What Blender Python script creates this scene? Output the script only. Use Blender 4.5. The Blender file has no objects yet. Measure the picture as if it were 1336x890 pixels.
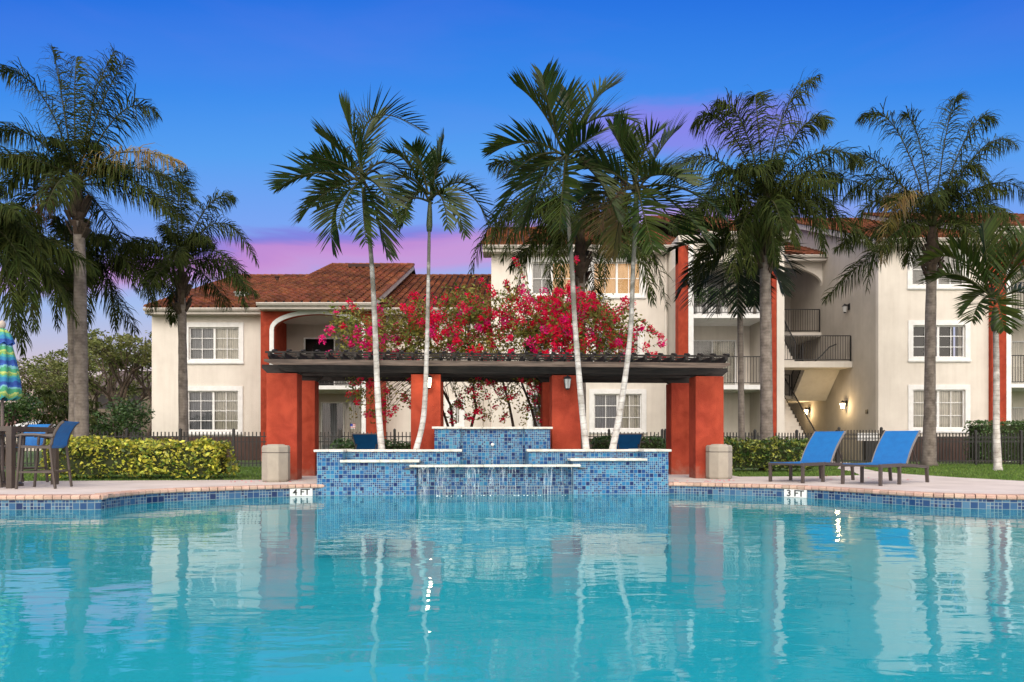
import bpy, bmesh, math, random
from mathutils import Vector, Matrix, noise, geometry
R = math.radians
S = bpy.context.scene
random.seed(7)

# ------------------------------------------------------------------ camera, light, exposure
F = 890.0; CX = 668.0; HY = 577.0; HC = 0.75      # measurements of the photograph (px), camera height (m)
def W(px, py, D):
    return Vector(((px-CX)/F*D, D, HC-(py-HY)/F*D))
def X_(px, D): return (px-CX)/F*D
def Z_(py, D): return HC-(py-HY)/F*D

cam = bpy.data.cameras.new('camera'); camo = bpy.data.objects.new('camera', cam)
S.collection.objects.link(camo); S.camera = camo
camo.location = (0, 0, HC); camo.rotation_euler = (R(90), 0, 0)
cam.sensor_width = 36; cam.lens = F/1336*36; cam.shift_y = (HY-445)/1336
cam.clip_start = 0.05; cam.clip_end = 3000

w = bpy.data.worlds.new('World'); S.world = w; w.use_nodes = True
nt = w.node_tree; nt.nodes.clear()
def nd(nt, t, **k):
    n = nt.nodes.new(t)
    for a, b in k.items(): setattr(n, a, b)
    return n
def lk(nt, a, b): nt.links.new(a, b)
def mth(nt, op, a, b=None, c=None, clamp=False):
    n = nt.nodes.new('ShaderNodeMath'); n.operation = op; n.use_clamp = clamp
    for i, v in enumerate((a, b, c)):
        if v is None: continue
        if isinstance(v, (int, float)): n.inputs[i].default_value = v
        else: nt.links.new(v, n.inputs[i])
    return n.outputs[0]
def ramp(nt, fac, stops, interp='LINEAR'):
    n = nt.nodes.new('ShaderNodeValToRGB'); cr = n.color_ramp; cr.interpolation = interp
    while len(cr.elements) < len(stops): cr.elements.new(0.5)
    for e, (p, c) in zip(cr.elements, stops):
        e.position = p; e.color = (c[0], c[1], c[2], 1) if len(c) == 3 else c
    nt.links.new(fac, n.inputs[0]); return n.outputs[0]
def mixc(nt, fac, a, b, mode='MIX'):
    n = nt.nodes.new('ShaderNodeMix'); n.data_type = 'RGBA'; n.blend_type = mode
    for s, v in ((n.inputs[0], fac), (n.inputs[6], a), (n.inputs[7], b)):
        if isinstance(v, (int, float)): s.default_value = v
        elif isinstance(v, tuple): s.default_value = (v[0], v[1], v[2], 1)
        else: nt.links.new(v, s)
    return n.outputs[2]
SUN_EL, SUN_AZ = 40, 188       # evening glow comes from behind the camera
tc = nd(nt, 'ShaderNodeTexCoord'); sep = nd(nt, 'ShaderNodeSeparateXYZ'); lk(nt, tc.outputs['Generated'], sep.inputs[0])
zz = sep.outputs[2]; xx = sep.outputs[0]; yy = sep.outputs[1]
inv = mth(nt, 'MAXIMUM', yy, .15)
te = mth(nt, 'DIVIDE', zz, inv); xa_ = mth(nt, 'DIVIDE', xx, inv)       # slope and bearing of the view direction
front = ramp(nt, te, [(0.0, (.88, .62, .46)), (.07, (.86, .64, .54)), (.13, (.56, .52, .68)), (.2, (.36, .50, .84)), (.26, (.30, .40, .83)),
                      (.32, (.18, .36, .88)), (.42, (.085, .335, .87)), (.52, (.035, .245, .83)), (.66, (.011, .155, .74)), (1, (.02, .12, .7))])
# pink evening clouds: streaks stretched along the horizon
mp = nd(nt, 'ShaderNodeMapping'); lk(nt, tc.outputs['Generated'], mp.inputs[0])
mp.inputs['Scale'].default_value = (1.8, 1.8, 9.0); mp.inputs['Rotation'].default_value = (0, R(-7), 0); mp.inputs['Location'].default_value = (.35, .1, .12)
nz = nd(nt, 'ShaderNodeTexNoise'); lk(nt, mp.outputs[0], nz.inputs[0]); nz.inputs['Scale'].default_value = 1.5
nz.inputs['Detail'].default_value = 5; nz.inputs['Roughness'].default_value = .55; nz.inputs['Distortion'].default_value = .5
wob = mth(nt, 'MULTIPLY', mth(nt, 'SUBTRACT', nz.outputs[0], .5), .11)
def cloud(centre, slope, width, bearing=None, bw=.3):
    c_ = mth(nt, 'ADD', mth(nt, 'MULTIPLY', xa_, slope), centre)
    d_ = mth(nt, 'ABSOLUTE', mth(nt, 'SUBTRACT', mth(nt, 'SUBTRACT', te, c_), wob))
    f_ = mth(nt, 'SUBTRACT', 1.0, mth(nt, 'DIVIDE', d_, width), clamp=True)
    if bearing is not None:
        e_ = mth(nt, 'SUBTRACT', 1.0, mth(nt, 'DIVIDE', mth(nt, 'ABSOLUTE', mth(nt, 'SUBTRACT', xa_, bearing)), bw), clamp=True)
        f_ = mth(nt, 'MULTIPLY', f_, mth(nt, 'MULTIPLY', e_, 1.6, clamp=True))
    return ramp(nt, f_, [(0, (0, 0, 0)), (.65, (.9, .9, .9)), (1, (1, 1, 1))], 'EASE')
col = mixc(nt, mth(nt, 'MULTIPLY', cloud(.325, .10, .035, -.35, .4), .8), front, (.20, .14, .66))
col = mixc(nt, mth(nt, 'MULTIPLY', cloud(.298, .085, .040, -.25, .85), .74), col, (.66, .27, .62))
col = mixc(nt, mth(nt, 'MULTIPLY', cloud(.45, .06, .05, .26, .22), .6), col, (.34, .18, .78))
col = mixc(nt, mth(nt, 'MULTIPLY', cloud(.56, -.05, .08, -.5, .45), .08), col, (.18, .20, .86))
soft = ramp(nt, nz.outputs[0], [(.5, (0, 0, 0)), (.72, (1, 1, 1))])
col = mixc(nt, mth(nt, 'MULTIPLY', soft, .09), col, (.24, .22, .84))
# bright afterglow behind the camera and thin bright cloud overhead
bk = mth(nt, 'MULTIPLY', yy, -1.0)
glow = ramp(nt, mth(nt, 'ADD', mth(nt, 'MULTIPLY', bk, .5), .5), [(.50, (0, 0, 0)), (.80, (1, 1, 1))], 'EASE')
over = ramp(nt, zz, [(.62, (0, 0, 0)), (.80, (1, 1, 1))], 'EASE')
GLOW = nd(nt, 'ShaderNodeRGB'); GLOW.outputs[0].default_value = (3.1, 2.82, 2.52, 1)
col = mixc(nt, over, col, (.60, .62, .75))
upm = ramp(nt, zz, [(.0, (0.15, .15, .15)), (.08, (1, 1, 1))])
col = mixc(nt, mth(nt, 'MULTIPLY', glow, upm), col, GLOW.outputs[0])
bg = nd(nt, 'ShaderNodeBackground'); lk(nt, col, bg.inputs[0]); bg.inputs[1].default_value = 1.0
sky = nd(nt, 'ShaderNodeTexSky'); sky.sky_type = 'NISHITA'; sky.sun_disc = False
sky.sun_elevation = R(3); sky.sun_rotation = R(SUN_AZ)
bg2 = nd(nt, 'ShaderNodeBackground'); lk(nt, sky.outputs[0], bg2.inputs[0]); bg2.inputs[1].default_value = .012
ad = nd(nt, 'ShaderNodeAddShader'); lk(nt, bg.outputs[0], ad.inputs[0]); lk(nt, bg2.outputs[0], ad.inputs[1])
wo = nd(nt, 'ShaderNodeOutputWorld'); lk(nt, ad.outputs[0], wo.inputs[0])

sl = bpy.data.lights.new('sun', 'SUN'); slo = bpy.data.objects.new('sun', sl); S.collection.objects.link(slo)
sl.energy = 1.15; sl.angle = R(35); sl.color = (1, .93, .86)
slo.rotation_euler = (R(50), 0, R(-14)); slo.location = (0, -20, 30)
S.view_settings.view_transform = 'Standard'; S.view_settings.look = 'None'; S.view_settings.gamma = 1
S.view_settings.exposure = 0.0
S.render.engine = 'CYCLES'
S.cycles.use_denoising = True; S.cycles.max_bounces = 7; S.cycles.transparent_max_bounces = 12
S.cycles.diffuse_bounces = 3; S.cycles.glossy_bounces = 3

# ------------------------------------------------------------------ object helpers
C = S.collection
class MB:
    def __init__(s): s.v = []; s.f = []; s.m = []
    def add(s, vs, fs, m=0):
        o = len(s.v); s.v += [tuple(v) for v in vs]
        for f in fs: s.f.append(tuple(i+o for i in f)); s.m.append(m)
    def box(s, x0, x1, y0, y1, z0, z1, m=0):
        if x0 > x1: x0, x1 = x1, x0
        if y0 > y1: y0, y1 = y1, y0
        if z0 > z1: z0, z1 = z1, z0
        s.add([(x0,y0,z0),(x1,y0,z0),(x1,y1,z0),(x0,y1,z0),(x0,y0,z1),(x1,y0,z1),(x1,y1,z1),(x0,y1,z1)],
              [(0,3,2,1),(4,5,6,7),(0,1,5,4),(1,2,6,5),(2,3,7,6),(3,0,4,7)], m)
    def bar(s, a, b, wd, ht, m=0, up=Vector((0,0,1))):
        a = Vector(a); b = Vector(b); d = (b-a).normalized()
        sd = d.cross(up)
        if sd.length < 1e-4: sd = d.cross(Vector((0,1,0)))
        sd.normalize(); u = sd.cross(d).normalized()
        sd = sd*wd/2; u = u*ht/2
        s.add([a-sd-u, a+sd-u, a+sd+u, a-sd+u, b-sd-u, b+sd-u, b+sd+u, b-sd+u],
              [(0,1,2,3),(7,6,5,4),(0,4,5,1),(1,5,6,2),(2,6,7,3),(3,7,4,0)], m)
    def tube(s, pts, rad, n=8, m=0, cap=True):
        pts = [Vector(p) for p in pts]
        if isinstance(rad, (int, float)): rad = [rad]*len(pts)
        vs = []; ref = None
        for i, p in enumerate(pts):
            d = (pts[min(i+1, len(pts)-1)]-pts[max(i-1, 0)]).normalized()
            if ref is None: ref = d.orthogonal().normalized()
            ref = (ref-d*ref.dot(d)).normalized(); b = d.cross(ref)
            for k in range(n):
                a = 2*math.pi*k/n; vs.append(p+(ref*math.cos(a)+b*math.sin(a))*rad[i])
        fs = []
        for i in range(len(pts)-1):
            for k in range(n):
                a = i*n+k; b2 = i*n+(k+1) % n; fs.append((a, b2, b2+n, a+n))
        if cap: fs.append(tuple(range(n))[::-1]); fs.append(tuple((len(pts)-1)*n+k for k in range(n)))
        s.add(vs, fs, m)
    def lathe(s, c, prof, n=16, m=0, cap=True):
        vs = []; fs = []
        for r, z in prof:
            for k in range(n):
                a = 2*math.pi*k/n+math.pi/n; vs.append((c[0]+r*math.cos(a), c[1]+r*math.sin(a), c[2]+z))
        for i in range(len(prof)-1):
            for k in range(n):
                a = i*n+k; b = i*n+(k+1) % n; fs.append((a, b, b+n, a+n))
        if cap: fs.append(tuple(range(n))[::-1]); fs.append(tuple((len(prof)-1)*n+k for k in range(n)))
        s.add(vs, fs, m)
    def prism(s, poly, axis, a, b, m=0):     # polygon in the two other axes, extruded along axis
        def P(u, v, w_):
            return {'x': (w_, u, v), 'y': (u, w_, v), 'z': (u, v, w_)}[axis]
        n = len(poly); vs = [P(u, v, a) for u, v in poly]+[P(u, v, b) for u, v in poly]
        fs = [tuple(range(n)), tuple(range(2*n-1, n-1, -1))]+[(i, i+n, (i+1) % n+n, (i+1) % n) for i in range(n)]
        s.add(vs, fs, m)
    def build(s, name, mats, parent=None, origin=None, smooth=False, bevel=0):
        me = bpy.data.meshes.new(name)
        off = Vector((0,0,0))
        if parent is not None:
            p = parent
            while p is not None: off += p.location; p = p.parent
        elif origin is not None: off = Vector(origin)
        me.from_pydata([tuple(Vector(v)-off) for v in s.v], [], s.f)
        if not isinstance(mats, (list, tuple)): mats = [mats]
        for x in mats: me.materials.append(x)
        if len(mats) > 1: me.polygons.foreach_set('material_index', s.m)
        if smooth: me.polygons.foreach_set('use_smooth', [True]*len(me.polygons))
        me.validate(); me.update()
        o = bpy.data.objects.new(name, me); C.objects.link(o)
        if parent is not None: o.parent = parent
        elif origin is not None: o.location = origin
        if bevel:
            bm = bmesh.new(); bm.from_mesh(me)
            bmesh.ops.remove_doubles(bm, verts=bm.verts, dist=1e-5); bmesh.ops.recalc_face_normals(bm, faces=bm.faces)
            bm.to_mesh(me); bm.free()
            md = o.modifiers.new('bevel', 'BEVEL'); md.width = bevel; md.segments = 2; md.limit_method = 'ANGLE'
        return o
def fixn(o):
    bm = bmesh.new(); bm.from_mesh(o.data); bmesh.ops.recalc_face_normals(bm, faces=bm.faces); bm.to_mesh(o.data); bm.free(); return o
def tag(o, label=None, cat=None, group=None, kind=None):
    if label: o['label'] = label
    if cat: o['category'] = cat
    if group: o['group'] = group
    if kind: o['kind'] = kind
    return o
def empty(name, loc, label, cat, group=None):
    o = bpy.data.objects.new(name, None); C.objects.link(o); o.location = loc; o.empty_display_size = .2
    return tag(o, label, cat, group)
def copy_tree(o, parent=None):
    c = o.copy(); C.objects.link(c); c.parent = parent
    for ch in list(o.children): copy_tree(ch, c)
    return c

# ------------------------------------------------------------------ materials
def pmat(name, c1, c2=None, scale=3.0, rough=.7, bump=0.0, bscale=40, metal=0, rnd=0.0, stretch=(1,1,1), spec=.5, coords='pos', detail=5, lo=.35, hi=.65, sub=0):
    m = bpy.data.materials.new(name); m.use_nodes = True; nt = m.node_tree
    b = nt.nodes['Principled BSDF']; b.inputs['Roughness'].default_value = rough; b.inputs['Metallic'].default_value = metal
    b.inputs['Specular IOR Level'].default_value = spec
    if coords == 'pos': co = nd(nt, 'ShaderNodeNewGeometry').outputs['Position']
    else: co = nd(nt, 'ShaderNodeTexCoord').outputs['Object']
    mp = nd(nt, 'ShaderNodeMapping'); mp.inputs['Scale'].default_value = stretch; lk(nt, co, mp.inputs[0])
    if c2 is None: c2 = tuple(x*.8 for x in c1)
    n = nd(nt, 'ShaderNodeTexNoise'); n.inputs['Scale'].default_value = scale; n.inputs['Detail'].default_value = detail; n.inputs['Roughness'].default_value = .6
    lk(nt, mp.outputs[0], n.inputs[0])
    col = ramp(nt, n.outputs[0], [(lo, c1), (hi, c2)])
    if rnd:
        g = nd(nt, 'ShaderNodeNewGeometry'); v = mth(nt, 'MULTIPLY_ADD', g.outputs['Random Per Island'], 2*rnd, 1-rnd)
        h = nd(nt, 'ShaderNodeHueSaturation'); lk(nt, v, h.inputs['Value']); lk(nt, col, h.inputs['Color'])
        wn = nd(nt, 'ShaderNodeTexWhiteNoise', noise_dimensions='1D'); lk(nt, g.outputs['Random Per Island'], wn.inputs['W'])
        lk(nt, mth(nt, 'MULTIPLY_ADD', wn.outputs[0], .04*rnd*2, .5-.04*rnd), h.inputs['Hue']); col = h.outputs[0]
    lk(nt, col, b.inputs['Base Color'])
    if bump:
        n2 = nd(nt, 'ShaderNodeTexNoise'); n2.inputs['Scale'].default_value = bscale; n2.inputs['Detail'].default_value = 4; lk(nt, mp.outputs[0], n2.inputs[0])
        bp = nd(nt, 'ShaderNodeBump'); bp.inputs['Strength'].default_value = bump; bp.inputs['Distance'].default_value = .02
        lk(nt, n2.outputs[0], bp.inputs['Height']); lk(nt, bp.outputs[0], b.inputs['Normal'])
    if sub:
        tr = nd(nt, 'ShaderNodeBsdfTranslucent'); lk(nt, col, tr.inputs[0]); mx = nd(nt, 'ShaderNodeMixShader'); mx.inputs[0].default_value = sub
        lk(nt, b.outputs[0], mx.inputs[1]); lk(nt, tr.outputs[0], mx.inputs[2]); lk(nt, mx.outputs[0], nt.nodes['Material Output'].inputs[0])
    return m
def stucco(name, c1, c2, streak=.5):
    m = pmat(name, c1, c2, scale=.9, rough=.9, bump=.6, bscale=55, spec=.2, detail=6)
    nt = m.node_tree; b = nt.nodes['Principled BSDF']; old = b.inputs['Base Color'].links[0].from_socket
    g = nd(nt, 'ShaderNodeNewGeometry'); mp = nd(nt, 'ShaderNodeMapping'); mp.inputs['Scale'].default_value = (5, 5, .35); lk(nt, g.outputs['Position'], mp.inputs[0])
    n = nd(nt, 'ShaderNodeTexNoise'); n.inputs['Scale'].default_value = 1.2; n.inputs['Detail'].default_value = 6; lk(nt, mp.outputs[0], n.inputs[0])
    st = ramp(nt, n.outputs[0], [(.45, (1, 1, 1)), (.75, (1-.32*streak, 1-.36*streak, 1-.4*streak))])
    res = mixc(nt, 1.0, old, st, 'MULTIPLY')
    if streak > .4:      # splash dirt low on the pillars and trowel blotches
        sp = nd(nt, 'ShaderNodeSeparateXYZ'); lk(nt, g.outputs['Position'], sp.inputs[0])
        n3 = nd(nt, 'ShaderNodeTexNoise'); n3.inputs['Scale'].default_value = 9; n3.inputs['Detail'].default_value = 7; lk(nt, g.outputs['Position'], n3.inputs[0])
        d_ = mth(nt, 'SUBTRACT', mth(nt, 'MULTIPLY', n3.outputs[0], .75), mth(nt, 'MULTIPLY', sp.outputs[2], 1.0))
        res = mixc(nt, mth(nt, 'MULTIPLY', ramp(nt, d_, [(.12, (0, 0, 0)), (.4, (1, 1, 1))]), .55), res, (.30, .17, .13))
        n4 = nd(nt, 'ShaderNodeTexNoise'); n4.inputs['Scale'].default_value = 3.2; n4.inputs['Detail'].default_value = 8; n4.inputs['Distortion'].default_value = .8; lk(nt, g.outputs['Position'], n4.inputs[0])
        res = mixc(nt, 1.0, res, ramp(nt, n4.outputs[0], [(.36, (1.08, 1.1, 1.1)), (.5, (.93, .93, .93)), (.66, (.80, .76, .74))]), 'MULTIPLY')
    lk(nt, res, b.inputs['Base Color'])
    return m
M = {}
M['cream'] = stucco('cream_stucco', (.74, .69, .625), (.66, .61, .55), .22)
M['greyst'] = stucco('shaded_beige_stucco', (.52, .475, .42), (.44, .40, .35), .2)  # cream darkened as painted shade on side and recessed walls; far house reuses it
M['red'] = stucco('red_stucco', (.40, .064, .031), (.32, .046, .025), .45)
M['white'] = pmat('white_trim_paint', (.80, .80, .80), (.70, .70, .69), scale=4, rough=.6, bump=.1)
M['eave'] = pmat('beige_eave_paint', (.52, .48, .44), (.42, .39, .35), scale=2, rough=.7)
M['brown'] = pmat('brown_wall_paint', (.085, .045, .036), (.055, .03, .025), scale=2, rough=.8, bump=.3)
M['black'] = pmat('black_metal', (.010, .010, .011), (.018, .017, .017), rough=.45, scale=8)
M['bronze'] = pmat('bronze_frame', (.075, .058, .05), (.06, .046, .04), rough=.4, scale=6, coords='obj')
M['blue'] = pmat('blue_sling_fabric', (.003, .145, .43), (.003, .12, .38), rough=.6, scale=9, bump=.25, bscale=260, coords='obj')
M['bin'] = pmat('beige_bin_panel', (.36, .325, .27), (.31, .28, .235), rough=.75, scale=6, bump=.25, bscale=120, coords='obj')
M['terra'] = pmat('terracotta_tile', (.225, .075, .036), (.085, .034, .020), scale=.9, rough=.85, rnd=.24, detail=7, spec=.15)
M['terrapan'] = pmat('terracotta_pan', (.05, .018, .012), (.03, .014, .01), scale=1.5, rough=.9)
M['wood'] = pmat('weathered_dark_wood', (.013, .010, .009), (.04, .031, .027), scale=3, rough=.85, stretch=(.5, 2, 9), bump=.5, bscale=10, lo=.4, hi=.75)
M['woodface'] = pmat('weathered_grey_brown_wood', (.17, .125, .10), (.06, .043, .036), scale=3, rough=.85, stretch=(.5, 2, 9), bump=.5, bscale=10)
M['coping'] = pmat('limestone_coping', (.74, .72, .66), (.52, .50, .44), scale=7, rough=.75, bump=.5, bscale=40, coords='obj')
M['brick'] = pmat('salmon_coping_brick', (.55, .37, .29), (.44, .28, .215), scale=4, rough=.85, bump=.4, bscale=50, rnd=.2)
M['deck'] = pmat('pink_concrete', (.62, .55, .505), (.50, .435, .395), scale=1.1, rough=.9, bump=.3, bscale=30, detail=8)
M['grassbase'] = pmat('lawn_soil', (.05, .09, .018), (.08, .13, .03), scale=2.5, rough=1, bump=.6, bscale=60)
M['grass'] = pmat('grass_blades', (.085, .17, .022), (.14, .22, .04), scale=1.2, rough=.8, rnd=.35, sub=.25)
M['soil'] = pmat('mulch', (.05, .035, .025), (.09, .06, .04), scale=12, rough=1, bump=.8, bscale=30)
M['plaster'] = pmat('pool_plaster', (.50, .80, .82), (.42, .74, .78), scale=1.5, rough=.7)
M['adleaf'] = pmat('stiff_palm_leaf', (.016, .036, .005), (.044, .062, .009), scale=1.6, rough=.45, rnd=.5, sub=.16, spec=.3)
M['addark'] = pmat('dark_palm_leaf', (.005, .014, .005), (.010, .022, .007), scale=1.6, rough=.5, rnd=.4, sub=.12, spec=.25)
M['qleaf'] = pmat('feathery_palm_leaf', (.020, .033, .006), (.046, .058, .012), scale=1.2, rough=.7, rnd=.6, sub=.2, spec=.1)
M['qyel'] = pmat('yellowing_palm_leaf', (.13, .11, .015), (.16, .09, .02), scale=2, rough=.5, rnd=.35, sub=.25)
M['qbrown'] = pmat('dead_palm_leaf', (.07, .03, .012), (.10, .05, .02), scale=2, rough=.7, rnd=.35, sub=.1)
M['rachis'] = pmat('palm_rachis', (.035, .045, .014), (.05, .045, .02), rough=.7, spec=.2)
M['hedgeleaf'] = pmat('variegated_leaf', (.52, .50, .06), (.07, .14, .018), scale=9, rough=.5, rnd=.55, sub=.15, lo=.44, hi=.60)
M['shrubleaf'] = pmat('shrub_leaf', (.035, .085, .02), (.07, .13, .03), scale=3, rough=.5, rnd=.45, sub=.15)
M['treeleaf'] = pmat('oak_leaf', (.11, .145, .03), (.17, .17, .05), scale=.8, rough=.6, rnd=.4, sub=.25)
M['bougleaf'] = pmat('olive_leaf', (.14, .19, .025), (.26, .20, .035), scale=2.5, rough=.6, rnd=.45, sub=.2)
M['bract'] = pmat('crimson_bract', (.88, .010, .075), (.92, .035, .13), scale=1.5, rough=.7, rnd=.25, sub=.35, spec=.1)
M['bractpink'] = pmat('magenta_bract', (.84, .012, .20), (.86, .04, .27), scale=2, rough=.7, rnd=.25, sub=.3, spec=.1)
M['bark'] = pmat('brown_bark', (.10, .07, .05), (.05, .035, .028), scale=9, rough=.95, bump=.8, bscale=20, stretch=(1, 1, .3))
M['hedgecore'] = pmat('hedge_twigs', (.02, .035, .01), (.035, .04, .015), scale=10, rough=1, bump=.5)
def ringbark(name, c1, c2, period, dark):
    m = pmat(name, c1, c2, scale=5, rough=.95, bump=.6, bscale=35, detail=7)
    nt = m.node_tree; b = nt.nodes['Principled BSDF']; old = b.inputs['Base Color'].links[0].from_socket
    g = nd(nt, 'ShaderNodeNewGeometry'); sp = nd(nt, 'ShaderNodeSeparateXYZ'); lk(nt, g.outputs['Position'], sp.inputs[0])
    n = nd(nt, 'ShaderNodeTexNoise'); n.inputs['Scale'].default_value = 3; lk(nt, g.outputs['Position'], n.inputs[0])
    z = mth(nt, 'ADD', mth(nt, 'DIVIDE', sp.outputs[2], period), mth(nt, 'MULTIPLY', n.outputs[0], .9))
    fr = mth(nt, 'FRACT', z)
    k = ramp(nt, fr, [(0, dark), (.16, (1, 1, 1)), (.9, (1, 1, 1)), (1, dark)])
    lk(nt, mixc(nt, .85, old, k, 'MULTIPLY'), b.inputs['Base Color']); return m
M['qtrunk'] = ringbark('grey_ringed_trunk', (.26, .225, .195), (.12, .10, .085), .085, (.72, .70, .68))
M['adtrunk'] = ringbark('pale_lichen_trunk', (.68, .66, .63), (.36, .33, .30), .13, (.62, .58, .55))
nt = M['adtrunk'].node_tree; pb = nt.nodes['Principled BSDF']; old = pb.inputs['Base Color'].links[0].from_socket
gq = nd(nt, 'ShaderNodeNewGeometry'); sq = nd(nt, 'ShaderNodeSeparateXYZ'); lk(nt, gq.outputs['Position'], sq.inputs[0])
nq = nd(nt, 'ShaderNodeTexNoise'); nq.inputs['Scale'].default_value = 4; nq.inputs['Detail'].default_value = 6; lk(nt, gq.outputs['Position'], nq.inputs[0])
fq = ramp(nt, mth(nt, 'ADD', mth(nt, 'DIVIDE', sq.outputs[2], 5.5), mth(nt, 'MULTIPLY', mth(nt, 'SUBTRACT', nq.outputs[0], .5), 1.3)), [(.42, (0, 0, 0)), (.75, (1, 1, 1))])   # lichen thins out up the stem
lk(nt, mixc(nt, fq, old, (.17, .16, .135)), pb.inputs['Base Color'])
M['shaft'] = pmat('green_crownshaft', (.06, .09, .035), (.10, .11, .06), scale=6, rough=.5, stretch=(6, 6, .6))
M['boot'] = pmat('old_leaf_base', (.075, .052, .036), (.035, .024, .017), scale=8, rough=.95, bump=.8, bscale=20, rnd=.3)

def mosaic(name, cell, cols, grout, uv=False):
    m = bpy.data.materials.new(name); m.use_nodes = True; nt = m.node_tree; b = nt.nodes['Principled BSDF']
    tcn = nd(nt, 'ShaderNodeTexCoord'); sp = nd(nt, 'ShaderNodeSeparateXYZ'); lk(nt, tcn.outputs['UV' if uv else 'Object'], sp.inputs[0])
    u = mth(nt, 'DIVIDE', mth(nt, 'ADD', sp.outputs[0] if uv else mth(nt, 'ADD', sp.outputs[0], sp.outputs[1]), 50.0), cell)
    v = mth(nt, 'DIVIDE', mth(nt, 'ADD', sp.outputs[1 if uv else 2], 5.003), cell)
    def wn(a, b_, seed):
        cb = nd(nt, 'ShaderNodeCombineXYZ'); lk(nt, a, cb.inputs[0]); lk(nt, b_, cb.inputs[1]); cb.inputs[2].default_value = seed
        n = nd(nt, 'ShaderNodeTexWhiteNoise', noise_dimensions='3D'); lk(nt, cb.outputs[0], n.inputs[0]); return n.outputs[0]
    fu = mth(nt, 'FLOOR', u); fv = mth(nt, 'FLOOR', v)
    small = mth(nt, 'GREATER_THAN', wn(fu, fv, 3.3), .42)
    mul = mth(nt, 'ADD', small, 1.0)
    u2 = mth(nt, 'MULTIPLY', u, mul); v2 = mth(nt, 'MULTIPLY', v, mul)
    r = wn(mth(nt, 'FLOOR', u2), mth(nt, 'FLOOR', v2), 9.1)
    g = mth(nt, 'MULTIPLY', mul, .048)
    def edge(x):
        f = mth(nt, 'FRACT', x); d = mth(nt, 'MINIMUM', f, mth(nt, 'SUBTRACT', 1.0, f)); return mth(nt, 'GREATER_THAN', d, g)
    tile = mth(nt, 'MULTIPLY', edge(u2), edge(v2))
    c = ramp(nt, r, cols, 'CONSTANT')
    lk(nt, mixc(nt, tile, grout, c), b.inputs['Base Color'])
    lk(nt, mth(nt, 'MULTIPLY_ADD', tile, -.45, .75), b.inputs['Roughness']); b.inputs['Specular IOR Level'].default_value = .25
    return m
M['mosaic'] = mosaic('blue_glass_mosaic', .074, [(0, (.003, .019, .10)), (.14, (.005, .050, .18)), (.32, (.007, .091, .25)), (.56, (.014, .140, .31)), (.80, (.05, .22, .36)), (.92, (.005, .038, .13))], (.22, .31, .36))
M['band'] = mosaic('dark_blue_band_tile', .098, [(0, (.008, .025, .09)), (.2, (.015, .055, .15)), (.5, (.03, .095, .20)), (.8, (.06, .15, .25))], (.20, .25, .28), uv=True)

def glassmat(name, tint, keep=.75, rough=.02):
    m = bpy.data.materials.new(name); m.use_nodes = True; nt = m.node_tree; nt.nodes.remove(nt.nodes['Principled BSDF'])
    gl = nd(nt, 'ShaderNodeBsdfGlossy'); gl.inputs['Roughness'].default_value = rough; gl.inputs[0].default_value = (1, 1, 1, 1)
    tr = nd(nt, 'ShaderNodeBsdfTransparent'); tr.inputs[0].default_value = (*tint, 1)
    fr = nd(nt, 'ShaderNodeFresnel'); fr.inputs[0].default_value = 1.5
    mx = nd(nt, 'ShaderNodeMixShader'); lk(nt, fr.outputs[0], mx.inputs[0]); lk(nt, tr.outputs[0], mx.inputs[1]); lk(nt, gl.outputs[0], mx.inputs[2])
    lk(nt, mx.outputs[0], nt.nodes['Material Output'].inputs[0]); return m
M['glass'] = glassmat('window_glass', (.88, .89, .9))
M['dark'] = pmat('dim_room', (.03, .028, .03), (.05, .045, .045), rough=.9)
def blindmat(name, c, period, axis):
    m = pmat(name, c, tuple(x*.85 for x in c), rough=.8); nt = m.node_tree; b = nt.nodes['Principled BSDF']
    old = b.inputs['Base Color'].links[0].from_socket
    g = nd(nt, 'ShaderNodeNewGeometry'); sp = nd(nt, 'ShaderNodeSeparateXYZ'); lk(nt, g.outputs['Position'], sp.inputs[0])
    f = mth(nt, 'FRACT', mth(nt, 'DIVIDE', sp.outputs[axis], period))
    k = ramp(nt, f, [(0, (.45, .45, .45)), (.2, (1, 1, 1)), (.8, (.9, .9, .9)), (1, (.5, .5, .5))])
    lk(nt, mixc(nt, 1.0, old, k, 'MULTIPLY'), b.inputs['Base Color']); return m
M['vblind'] = blindmat('vertical_blinds', (.80, .75, .64), .10, 0)
M['gblind'] = blindmat('grey_blinds', (.30, .31, .33), .10, 0)
M['hblind'] = blindmat('horizontal_blinds', (.50, .48, .46), .06, 2)
def emis(name, c, s, base=None):
    m = pmat(name, base or c, rough=.6); b = m.node_tree.nodes['Principled BSDF']
    b.inputs['Emission Color'].default_value = (*c, 1); b.inputs['Emission Strength'].default_value = s; return m
M['litblind'] = emis('warm_lit_curtain', (1, .50, .16), .35, (.5, .36, .2))
M['lamp'] = emis('glowing_lamp_glass', (1, .85, .6), 4)
M['lampoff'] = pmat('frosted_lamp_glass', (.6, .6, .6), rough=.3)
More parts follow.
